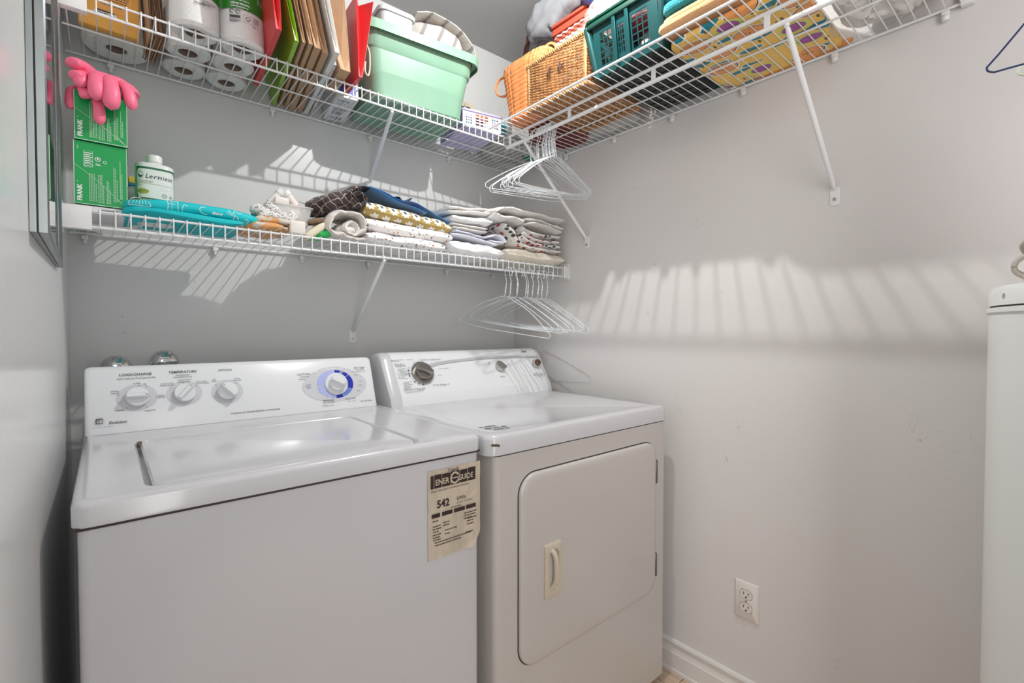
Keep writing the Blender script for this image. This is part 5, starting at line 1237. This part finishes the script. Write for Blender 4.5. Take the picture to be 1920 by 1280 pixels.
# lavender basket with its contents ---------------------------------------------
M_lavp = mat('lavender_plastic', (.50, .46, .70), .35); M_lavi = mat('pale_lavender_plastic', (.66, .62, .76), .35)
def lattice(b, M, L, H, wins, z0=.0, th=.0022, bars=(3, 4), frame_t=.004, bar=.0016):
    """flat wall (x 0..L, y 0..H in frame M) with real openings crossed by bars; wins = [(x0,x1,y0,y1)]"""
    xs = sorted(wins); cur = 0
    for x0, x1, y0, y1 in xs:
        box(b, cur, x0, 0, H, 0, th, M=M); box(b, x0, x1, 0, y0, 0, th, M=M); box(b, x0, x1, y1, H, 0, th, M=M)
        for i in range(1, bars[0]): xx = x0 + (x1 - x0) * i / bars[0]; box(b, xx - bar / 2, xx + bar / 2, y0, y1, th * .2, th * .8, M=M)
        for j in range(1, bars[1]): yy = y0 + (y1 - y0) * j / bars[1]; box(b, x0, x1, yy - bar / 2, yy + bar / 2, th * .2, th * .8, M=M)
        cur = x1
    box(b, cur, L, 0, H, 0, th, M=M)
t = thing('plastic_basket', 'small lavender plastic basket with slotted sides right of the green tub', 'basket', (1.02, 1.45, UZ))
Ml = Matrix.Translation((.957, 1.392, UZ)) @ Matrix.Rotation(RD(-10), 4, 'Z')
LW, LD, LH = .152, .205, .058
b = B(); box(b, .004, LW - .004, .004, LD - .004, 0, .003, M=Ml)
for i in range(9): box(b, .012 + i * .016, .015 + i * .016, .006, LD - .006, -.0012, .0, M=Ml)
base_ = part('base', b, M_lavp, t, False)
b = B(); lattice(b, Ml @ frame((0, .003, 0), (1, 0, 0), (0, 0, 1)), LW, LH, [(.012, .036, .012, .046), (.050, .100, .010, .050), (.114, .140, .012, .046)], bars=(3, 4), bar=.004); part('end_wall', b, M_lavi, t, False)
b = B(); lattice(b, Ml @ frame((LW, LD, 0), (-1, 0, 0), (0, 0, 1)), LW, LH, [(.015, .06, .012, .046), (.085, .13, .012, .046)], bars=(4, 4), bar=.002); part('end_wall', b, M_lavi, t, False)
b = B(); ws = [(.012 + k * .047, .048 + k * .047, .010, .048) for k in range(4)]
lattice(b, Ml @ frame((.003, LD, 0), (0, -1, 0), (0, 0, 1)), LD, LH, ws, bars=(6, 1), bar=.0022); part('side_wall', b, M_lavp, t, False); b = B(); lattice(b, Ml @ frame((LW - .003, 0, 0), (0, 1, 0), (0, 0, 1)), LD, LH, ws, bars=(6, 1), bar=.0022); part('side_wall', b, M_lavp, t, False)
b = B(); loft(b, [[Ml @ Vector((x, y, z)) for x, y in rrect(-d, LW + d, -d, LD + d, .012, 4)] for d, z in ((0, LH - .004), (.004, LH - .003), (.005, LH + .002), (.002, LH + .004), (-.003, LH + .003), (-.004, LH - .004))], cap0=False, cap1=False); part('rim', b, M_lavp, t)
t = thing('whisk_brush', 'small lavender brush with straw bristles standing in the lavender basket', 'brush', (1.0, 1.435, UZ + .03))
b = B(); soft(b, (1.000, 1.435, UZ + .062), (.052, .05, .034), (.8, .7), .001, 20, 1); part('handle', b, M_lavi, t)
b = B(); tube(b, [(.998, 1.443, UZ + .076), (.998, 1.443, UZ + .085)], .024, 16); part('dark_band', b, M_black, t)
b = B()
for i in range(40):
    a = i * 2.4; r_ = .0215 * math.sqrt(i / 40); p = Vector((.998 + r_ * cos(a), 1.443 + r_ * sin(a), UZ + .084)); tube(b, [p, p + Vector((.012 * cos(a), .012 * sin(a), .012 + .004 * (i % 3)))], .0008, 4)
tag(part('straw_bristles', b, mat('straw', (.62, .46, .20), .8), t), kind='stuff')
t = thing('dish', 'grey white plastic dish with an orange floral rim leaning in the lavender basket', 'dish', (1.05, 1.40, UZ + .05))
Md = Matrix.Translation((1.085, 1.455, UZ + .062)) @ Matrix.Rotation(RD(62), 4, 'X')
b = B(); lathe(b, [(.012, -.006), (.03, -.004), (.052, .004), (.058, .006), (.058, .009), (.05, .008), (.03, .0), (.012, -.002)], (0, 0, 0), 40, Md); part('dish_body', b, mat('grey_white_plastic', (.58, .57, .57), .35), t)
b = B(); soft(b, (1.050, 1.42, UZ + .058), (.075, .03, .024), (.7, .7), .004, 60, 5); part('orange_pattern', b, mat('orange_floral', (.55, .16, .06), .6), t)
M_tealf = mat('teal_film', (.03, .36, .44), .22, bump=.8, bscale=35, alpha=.85)
t = thing('plastic_bag', 'crumpled teal plastic bag behind the lavender basket and the orange bag', 'bag', (1.22, 1.60, UZ + .02))
b = B(); soft(b, (1.19, 1.60, UZ + .115), (.26, .08, .10), (.6, .6), .016, 20, 15, 64, 32, creases=.01); part('film', b, M_tealf, t)
M_gfilm = mat('grey_clear_film', (.50, .50, .48), .2, bump=1, bscale=30, alpha=.95, var=.15, vscale=16)
t = thing('plastic_bag', 'crumpled clear grey plastic bag lying in the corner of the upper shelf', 'bag', (1.29, 1.53, UZ))
b = B(); soft(b, (1.290, 1.525, UZ + .030), (.235, .20, .055), (.55, .6), .016, 22, 16, 64, 28, creases=.008); part('film', b, M_gfilm, t)
b = B(); soft(b, (1.365, 1.49, UZ + .011), (.07, .05, .02), (.6, .6), .003, 50, 3); part('green_patch', b, mat('deep_green', (.01, .28, .17), .5), t)

# ================================================================== deep shelf on the right wall
M_osplint = mat('orange_splint', (.72, .25, .085), .5, bump=.3, bscale=140, var=.07, vscale=30)
t = thing('woven_tote', 'orange plaited tote bag with two small loop handles', 'bag', (1.13, 1.22, UZ))
def superbox(u, v, c, a, bb, h, e=.45):
    return None
b = B(); NU, NV = 30, 14
cx_, cy_ = 1.118, 1.222
def tote(u, v, off):
    f = v; hx_ = .042 + .012 * f; hy_ = .064 + .042 * f
    if f > .86: hx_ *= 1 - (f - .86) * 1.6
    a = 2 * pi * u; e = .5; return Vector((cx_ + (hx_ + off) * spow(cos(a), e), cy_ + (hy_ + off) * spow(sin(a), e) , UZ + .004 + f * .198))
for j in range(NV):
    for i in range(NU):
        horiz = (i + j) % 2 == 0
        g = [[None] * 4 for _ in range(4)]
        for q in range(4):
            for p in range(4):
                fu = p / 3; fv = q / 3; bul = (sin(pi * fv) ** .6 if horiz else sin(pi * fu) ** .6) * .0026 + (.0014 if (0 < p < 3 if horiz else 0 < q < 3) else 0)
                g[q][p] = b.verts.new(tote((i + fu) / NU, (j + fv) / NV, bul))
        for q in range(3):
            for p in range(3): b.faces.new((g[q][p], g[q][p + 1], g[q + 1][p + 1], g[q + 1][p]))
tag(part('plaited_body', b, M_osplint, t, True), kind='stuff')
b = B(); loft(b, [[tote(k / 48, 0, -.001) for k in range(48)], [tote(k / 48, .0, .0) - Vector((0, 0, .003)) for k in range(48)]]); part('bottom', b, M_osplint, t)
for hp in ([(1.10, 1.322, 2.022), (1.095, 1.352, 2.030), (1.09, 1.372, 2.010), (1.09, 1.368, 1.980), (1.095, 1.340, 1.962), (1.10, 1.316, 1.965)], [(1.12, 1.16, 2.040), (1.12, 1.150, 2.062), (1.125, 1.128, 2.066), (1.13, 1.112, 2.050), (1.13, 1.118, 2.030)]):
    b = B(); tube(b, catmull(hp, 6), .0052, 8, flat=.7); part('loop_handle', b, M_osplint, t)

M_mar = mat('maroon_cane', (.16, .02, .018), .5, bump=.5, bscale=90, var=.2, vscale=30)
t = thing('cane_basket', 'dark maroon round basket with a twisted brown handle behind the orange tote', 'basket', (1.29, 1.27, UZ))
b = B()
for k in range(26):
    f = k / 25; r_ = .105 + .018 * f; z = UZ + .004 + f * .12; n = 72
    tube(b, [(1.292 + (r_ + .0022 * (1 if (i + k) % 2 else -1)) * cos(2 * pi * i / n), 1.255 + (r_ + .0022 * (1 if (i + k) % 2 else -1)) * sin(2 * pi * i / n), z) for i in range(n)], .0027, 5, closed=True)
tag(part('woven_side', b, M_mar, t), kind='stuff')
b = B()
for i in range(-7, 8):
    w_ = math.sqrt(max(0, .108 ** 2 - (i * .0145) ** 2)); 
    if w_ > .01: box(b, 1.292 + i * .0145 - .006, 1.292 + i * .0145 + .006, 1.255 - w_, 1.255 + w_, UZ + .001 + (.001 if i % 2 else 0), UZ + .0035 + (.001 if i % 2 else 0))
part('bottom_slats', b, M_mar, t, False)
M_twist = mat('brown_twisted_cane', (.17, .075, .05), .55, bump=.6, bscale=100, var=.2)
b = B(); arc = [Vector((1.245 + .008 * sin(a * 3), 1.30 + .135 * cos(a), UZ + .12 + .325 * sin(a))) for a in [pi * k / 60 for k in range(61)]]
for ph in (0, 2.1, 4.2):
    tube(b, [p + Vector((.0055 * cos(i * .55 + ph), .0035 * sin(i * .55 + ph), .0045 * sin(i * .55 + ph))) for i, p in enumerate(arc)], .0048, 6)
part('twisted_handle', b, M_twist, t)

# wicker basket: real stakes and weavers
M_wick = mat('wicker', (.46, .24, .10), .5, bump=.4, bscale=120, var=.28, vscale=40)
def wicker(b, bs, corners, z0, z1, rows, ns, r, grow=.0, amp=.0034):
    """stakes and weavers along a closed rectangle; corners (x0,x1,y0,y1)"""
    x0, x1, y0, y1 = corners
    def per(f, g):
        a0, a1, c0, c1 = x0 - g, x1 + g, y0 - g, y1 + g; L1, L2 = a1 - a0, c1 - c0; d = f * 2 * (L1 + L2)
        if d < L1: return Vector((a0 + d, c0, 0)), Vector((0, -1, 0))
        d -= L1
        if d < L2: return Vector((a1, c0 + d, 0)), Vector((1, 0, 0))
        d -= L2
        if d < L1: return Vector((a1 - d, c1, 0)), Vector((0, 1, 0))
        d -= L1; return Vector((a0, c1 - d, 0)), Vector((-1, 0, 0))
    for j in range(rows):
        f = j / (rows - 1); z = z0 + (z1 - z0) * f; g = grow * f; P = []
        for i in range(ns * 2):
            p, n = per((i + .01) / (ns * 2) % 1, g); s = 1 if (i // 1) % 2 == 0 else 0
            ph = 1 if ((i // 2) + j) % 2 else -1
            P.append(p + n * (amp * (ph if i % 2 == 0 else 0)) + Vector((0, 0, z + .0008 * sin(i * 1.3 + j))))
        tube(b, P, r, 5, closed=True)
    for i in range(ns):
        p, n = per((2 * i + .01) / (ns * 2), 0); q, _ = per((2 * i + .01) / (ns * 2), grow)
        tube(bs, [p + Vector((0, 0, z0)), q + Vector((0, 0, z1 + .004))], .0017, 5)
t = thing('wicker_basket', 'rectangular honey-coloured wicker basket at the front of the deep shelf', 'basket', (1.20, 1.05, UZ))
b = B(); bs = B(); wicker(b, bs, (1.072, 1.325, .932, 1.172), UZ + .005, UZ + .140, 34, 58, .0021, .006, .0027)
tag(part('weavers', b, M_wick, t), kind='stuff'); tag(part('stakes', bs, M_wick, t), kind='stuff')
b = B()
for xx, yy in ((1.072, .932), (1.325, .932), (1.072, 1.172), (1.325, 1.172)):
    b = B()
    for k in range(2): tube(b, [(xx + (.004 * k if xx < 1.2 else -.004 * k), yy + .002, UZ + .004), (xx + (-.006 if xx < 1.2 else .006) + (.004 * k if xx < 1.2 else -.004 * k), yy, UZ + .145)], .0036, 7)
    part('corner_post', b, M_wick, t)
def braid(b, pts, r, n, turns, seed=0):
    for ph in (0, 2.09, 4.19):
        Q = []
        for i in range(n + 1):
            f = i / n * (len(pts) - 1); k = min(int(f), len(pts) - 2); p = Vector(pts[k]).lerp(Vector(pts[k + 1]), f - k); a = i / n * turns * 2 * pi + ph
            Q.append(p + Vector((cos(a) * r, cos(a) * r * .6, sin(a) * r)))
        tube(b, Q, r * .75, 5)
b = B(); zz = UZ + .146; braid(b, [(1.066, .926, zz), (1.331, .926, zz), (1.331, 1.178, zz), (1.066, 1.178, zz), (1.066, .926, zz)], .0048, 260, 40)
part('braided_rim', b, M_wick, t)
b = B(); zz = UZ + .0045; braid(b, [(1.070, .930, zz), (1.327, .930, zz), (1.327, 1.174, zz), (1.070, 1.174, zz), (1.070, .930, zz)], .004, 240, 36); part('braided_foot', b, M_wick, t)
b = B()
for j in range(19):
    yy = .938 + j * .0126; P = [(1.074 + i * .0125, yy + .0012 * (i % 2), UZ + .003 + .0022 * (1 if (i + j) % 2 else -1) + .001) for i in range(21)]; tube(b, P, .0034, 5)
for i in range(11): tube(b, [(1.085 + i * .0230, .935, UZ + .004), (1.085 + i * .0230, 1.17, UZ + .004)], .0026, 5)
tag(part('woven_bottom', b, M_wick, t), kind='stuff')
b = B()
for yy in (1.075, 1.03): tube(b, [(1.0665, yy, UZ + .070), (1.060, yy, UZ + .082), (1.060, yy + .001, UZ + .098), (1.066, yy, UZ + .106)], .0024, 6); box(b, 1.0655, 1.069, yy - .012, yy + .012, UZ + .082, UZ + .096)
part('dark_peg_slots', b, mat('dark_brown_peg', (.07, .03, .02), .6), t)

# red and white woven box inside the wicker basket
M_rw = mat('red_white_weave', (.5, .4, .34), .6, bump=.4, bscale=110); N = NT(M_rw); s3 = N.sep(N.coords()); band = N.less(N.math('FRACT', N.math('MULTIPLY', s3[2], 26)), .42); N.color(N.mix(band, (.56, .50, .43), (.36, .07, .04)))
M_redlid = mat('red_woven_lid', (.40, .055, .03), .55, bump=.4, bscale=80)
t = thing('woven_box', 'cream and red woven box with red lid standing in the wicker basket', 'basket', (1.21, 1.08, UZ + .012))
b = B(); bs = B(); wicker(b, bs, (1.160, 1.275, 1.00, 1.145), UZ + .02, UZ + .262, 34, 40, .0036, 0, .003); tag(part('weavers', b, M_rw, t), kind='stuff'); tag(part('stakes', bs, M_rw, t), kind='stuff')
b = B(); loft(b, [[(x, y, z) for x, y in rrect(1.155 - d, 1.280 + d, .995 - d, 1.150 + d, .008, 4)] for d, z in ((.0, UZ + .264), (.004, UZ + .266), (.004, UZ + .284), (0, UZ + .287))]); loft(b, [[(x, y, z) for x, y in rrect(1.155 - d, 1.280 + d, .995 - d, 1.150 + d, .008, 4)] for d, z in ((.001, UZ + .290), (.006, UZ + .292), (.006, UZ + .300), (-.01, UZ + .306))]); part('lid', b, M_redlid, t)

# plastic bags on top
t = thing('plastic_bag', 'puffy translucent grey plastic bag on top of the woven box, near the ceiling', 'bag', (1.22, 1.15, UZ + .31))
b = B(); soft(b, (1.240, 1.115, UZ + .385), (.20, .40, .140), (.6, .75), .020, 12, 18, 72, 36, creases=.008, rx=RD(-12)); part('film', b, mat('translucent_grey_film', (.25, .26, .28), .2, bump=1, bscale=22, alpha=.88), t)
t = thing('plastic_bag', 'shiny blue plastic bag above the wicker basket at the top of the picture', 'bag', (1.20, .90, UZ + .25))
b = B(); soft(b, (1.20, .870, UZ + .335), (.20, .30, .13), (.6, .7), .010, 16, 19, 64, 32, creases=.004); part('film', b, mat('blue_film', (.015, .12, .45), .2, bump=1, bscale=30, var=.35, vscale=20), t)
t = thing('plastic_bag', 'clear bag with coiled white cord inside, between the woven box and dark basket', 'bag', (1.16, .90, UZ + .16))
b = B(); soft(b, (1.160, .915, UZ + .208), (.14, .15, .105), (.7, .7), .008, 26, 20, 56, 28, creases=.006); part('film', b, mat('clear_film', (.50, .46, .44), .15, bump=1, bscale=30, alpha=.30), t)
t = thing('cord_coil', 'white cord coiled inside the clear bag', 'cord', (1.135, .92, UZ + .17))
b = B()
for k in range(4): tube(b, [(1.115 + .004 * k + .004 * sin(3 * a), .925 + (.020 + .005 * k) * cos(a), UZ + .205 + (.026 + .004 * k) * sin(a + .4 * k)) for a in [2 * pi * j / 30 for j in range(30)]], .0045, 7, closed=True)
part('cord_loops', b, mat('white_cord', (.78, .74, .68), .8, bump=.5, bscale=200), t)

# dark green laundry basket with slotted sides
M_lb = mat('dark_teal_plastic', (.003, .048, .050), .32, var=.1); M_lbd = mat('dark_green_rim', (.002, .03, .02), .28); M_lbb = mat('very_dark_green_base', (.002, .006, .0055), .35)
t = thing('laundry_basket', 'dark green plastic laundry basket with grid openings, right of the wicker basket', 'basket', (1.23, .80, UZ))
bx0, bx1, by0, by1, BH = 1.085, 1.400, .695, .905, .148
b = B(); loft(b, [[(x, y, z) for x, y in rrect(bx0 + d, bx1 - d, by0 + d, by1 - d, .02, 5)] for d, z in ((.018, UZ), (.010, UZ + .001), (.003, UZ + .010), (.006, UZ + .012), (.02, UZ + .004))])
for i in range(8): box(b, bx0 + .03 + i * .035, bx0 + .033 + i * .035, by0 + .015, by1 - .015, UZ - .0015, UZ + .001)
for i in range(4): box(b, bx0 + .015, bx1 - .015, by0 + .03 + i * .045, by0 + .032 + i * .045, UZ - .0012, UZ + .001)
part('base', b, M_lbb, t)
def slope_frame(o, r, out, lean=.16): u = Vector(out) * lean + Vector((0, 0, 1)); return frame(o, r, u)
b = B(); Lw = by1 - by0
lattice(b, slope_frame((bx0 + .003, by1 - .002, UZ + .008), (0, -1, 0), (-1, 0, 0)), Lw - .004, BH - .01, [(.022, .062, .028, .112), (.083, .102, .034, .108), (.128, .176, .028, .112)], bars=(3, 5), bar=.0028, th=.003); part('slotted_wall', b, M_lb, t, False)
b = B(); lattice(b, slope_frame((bx0 + .002, by0 + .003, UZ + .008), (1, 0, 0), (0, -1, 0)), bx1 - bx0 - .004, BH - .01, [(.02 + .058 * k, .062 + .058 * k, .028, .112) for k in range(5)], bars=(3, 5), bar=.0028, th=.003); part('slotted_wall', b, M_lb, t, False)
b = B(); lattice(b, slope_frame((bx1 - .002, by1 - .003, UZ + .008), (-1, 0, 0), (0, 1, 0)), bx1 - bx0 - .004, BH - .01, [(.02 + .058 * k, .062 + .058 * k, .028, .112) for k in range(5)], bars=(3, 5), bar=.0028, th=.003); part('slotted_wall', b, M_lb, t, False)
b = B(); lattice(b, slope_frame((bx1 - .003, by0 + .002, UZ + .008), (0, 1, 0), (1, 0, 0), .03), Lw - .004, BH - .01, [(.02, .06, .028, .112), (.12, .17, .028, .112)], bars=(3, 5), bar=.0028, th=.003); part('slotted_wall', b, M_lb, t, False)
b = B()
for k, (dy, w_) in enumerate(((.070, .011), (.112, .011))):   # ribs on the front
    M = slope_frame((bx0 - .001, by1 - .002, UZ + .008), (0, -1, 0), (-1, 0, 0)); box(b, dy, dy + w_, 0, BH - .012, .002, .007, .001, 1, M=M)
M = slope_frame((bx0, by1, UZ + .004), (0, -1, 0), (-1, 0, 0)); tube(b, [(bx0 + .004, by1 - .004, UZ + .006), (bx0 - .021, by1 + .018, UZ + BH)], .010, 12); tube(b, [(bx0 + .004, by0 + .004, UZ + .006), (bx0 - .021, by0 - .018, UZ + BH)], .010, 12)
part('corner_columns', b, M_lb, t)
b = B(); loft(b, [[(x, y, z) for x, y in rrect(bx0 - .022 - d, bx1 + .006 + d * .3, by0 - .022 - d, by1 + .022 + d, .03, 6)] for d, z in ((-.006, UZ + BH - .008), (.004, UZ + BH - .012), (.009, UZ + BH - .010), (.009, UZ + BH), (.006, UZ + BH + .006), (.010, UZ + BH + .007), (.010, UZ + BH + .013), (.002, UZ + BH + .017), (-.008, UZ + BH + .014), (-.008, UZ + BH - .004))], cap0=False, cap1=False); part('rim', b, M_lbd, t)
t = thing('clothes', 'blue, red and white clothes packed inside the dark green laundry basket', 'clothes', (1.24, .80, UZ + .013), kind='stuff')
for c_, s_, m in (((1.215, .845, UZ + .060), (.20, .09, .08), mat('blue_cloth', (.06, .20, .50), .9)), ((1.215, .760, UZ + .062), (.20, .08, .085), mat('grey_cloth', (.40, .39, .40), .9)), ((1.21, .80, UZ + .118), (.23, .17, .05), mat('red_cloth', (.30, .05, .06), .9))):
    b = B(); soft(b, c_, s_, (.6, .6), .008, 22, len(s_) + int(c_[1] * 100)); part('cloth_lump', b, m, t)

# folded towels and fruit-print fabric
F_tealt = fabric('teal_terry', (.0, .19, .23), .95, .9, 300, .1); F_peach = fabric('peach_terry', (.66, .36, .17), .95, .8, 280)
t = thing('folded_fabric', 'yellow cotton printed with papayas and teal leaves, folded flat on the deep shelf', 'fabric', (1.25, .54, UZ))
b = B(); soft(b, (1.258, .537, UZ + .0075), (.330, .300, .017), (.18, .3), .003, 14, 31, 72, 24); part('lower_fold', b, F_fruit, t)
b = B(); soft(b, (1.266, .532, UZ + .020), (.305, .285, .012), (.2, .4), .003, 14, 32, 64, 20); part('upper_fold', b, F_fruit, t)
M_obr = mat('orange_binding', (.78, .30, .07), .6); b = B(); soft(b, (1.416, .50, UZ + .007), (.018, .26, .016), (.5, .6), .003, 30, 3); part('orange_border', b, M_obr, t)
b = B(); Mtg = frame((1.105, .575, UZ - .0012), (0, -1, 0), (1, 0, 0)); quad(b, Mtg, 0, .0, .05, .014, .0006); part('dark_label', b, mat('maroon_label', (.07, .02, .04), .6), t, False)
t = thing('folded_towel', 'peach terry towel folded under the teal towel', 'towel', (1.24, .59, UZ + .027))
b = B(); soft(b, (1.210, .590, UZ + .036), (.31, .215, .021), (.22, .42), .003, 20, 33, 64, 20); part('lower_fold', b, F_peach, t)
b = B(); soft(b, (1.215, .588, UZ + .054), (.30, .205, .019), (.22, .42), .003, 20, 34, 64, 20); part('upper_fold', b, F_peach, t)
t = thing('folded_towel', 'teal terry towel folded on top of the peach towel', 'towel', (1.24, .59, UZ + .065))
b = B(); soft(b, (1.205, .588, UZ + .080), (.29, .200, .034), (.22, .42), .003, 20, 35, 64, 20); part('lower_fold', b, F_tealt, t)
b = B(); soft(b, (1.208, .588, UZ + .111), (.29, .200, .030), (.22, .42), .003, 20, 36, 64, 20); part('upper_fold', b, F_tealt, t)
t = thing('pillow', 'crumpled white cloth bundle in clear plastic at the near end of the deep shelf', 'cloth', (1.33, .32, UZ))
b = B(); soft(b, (1.285, .300, UZ + .052), (.27, .160, .110), (.5, .6), .012, 18, 37, 72, 32, creases=.012); part('cloth_bundle', b, fabric('ivory_linen', (.80, .77, .74), .8), t)
b = B(); soft(b, (1.325, .335, UZ + .013), (.19, .15, .028), (.5, .5), .008, 26, 38, 56, 20, creases=.006); part('plastic_film', b, mat('clear_sheet_film', (.74, .73, .72), .15, bump=1, bscale=30, alpha=.28), t)
t = thing('plastic_sheet', 'clear crumpled plastic under the baskets near the wall on the deep shelf', 'plastic', (1.385, 1.09, UZ))
b = B(); soft(b, (1.375, 1.10, UZ + .012), (.085, .26, .022), (.5, .6), .006, 30, 39, 56, 20, creases=.005); part('film', b, M_gfilm, t)

t = thing('cloth', 'dull red cloth bundle at the near end of the deep shelf beyond the white bundle', 'cloth', (1.33, .19, UZ))
b = B(); soft(b, (1.26, .190, UZ + .085), (.30, .075, .165), (.5, .6), .010, 18, 71, 56, 24, creases=.008); part('cloth_bundle', b, fabric('dull_red_cloth', (.30, .09, .07), .9), t)
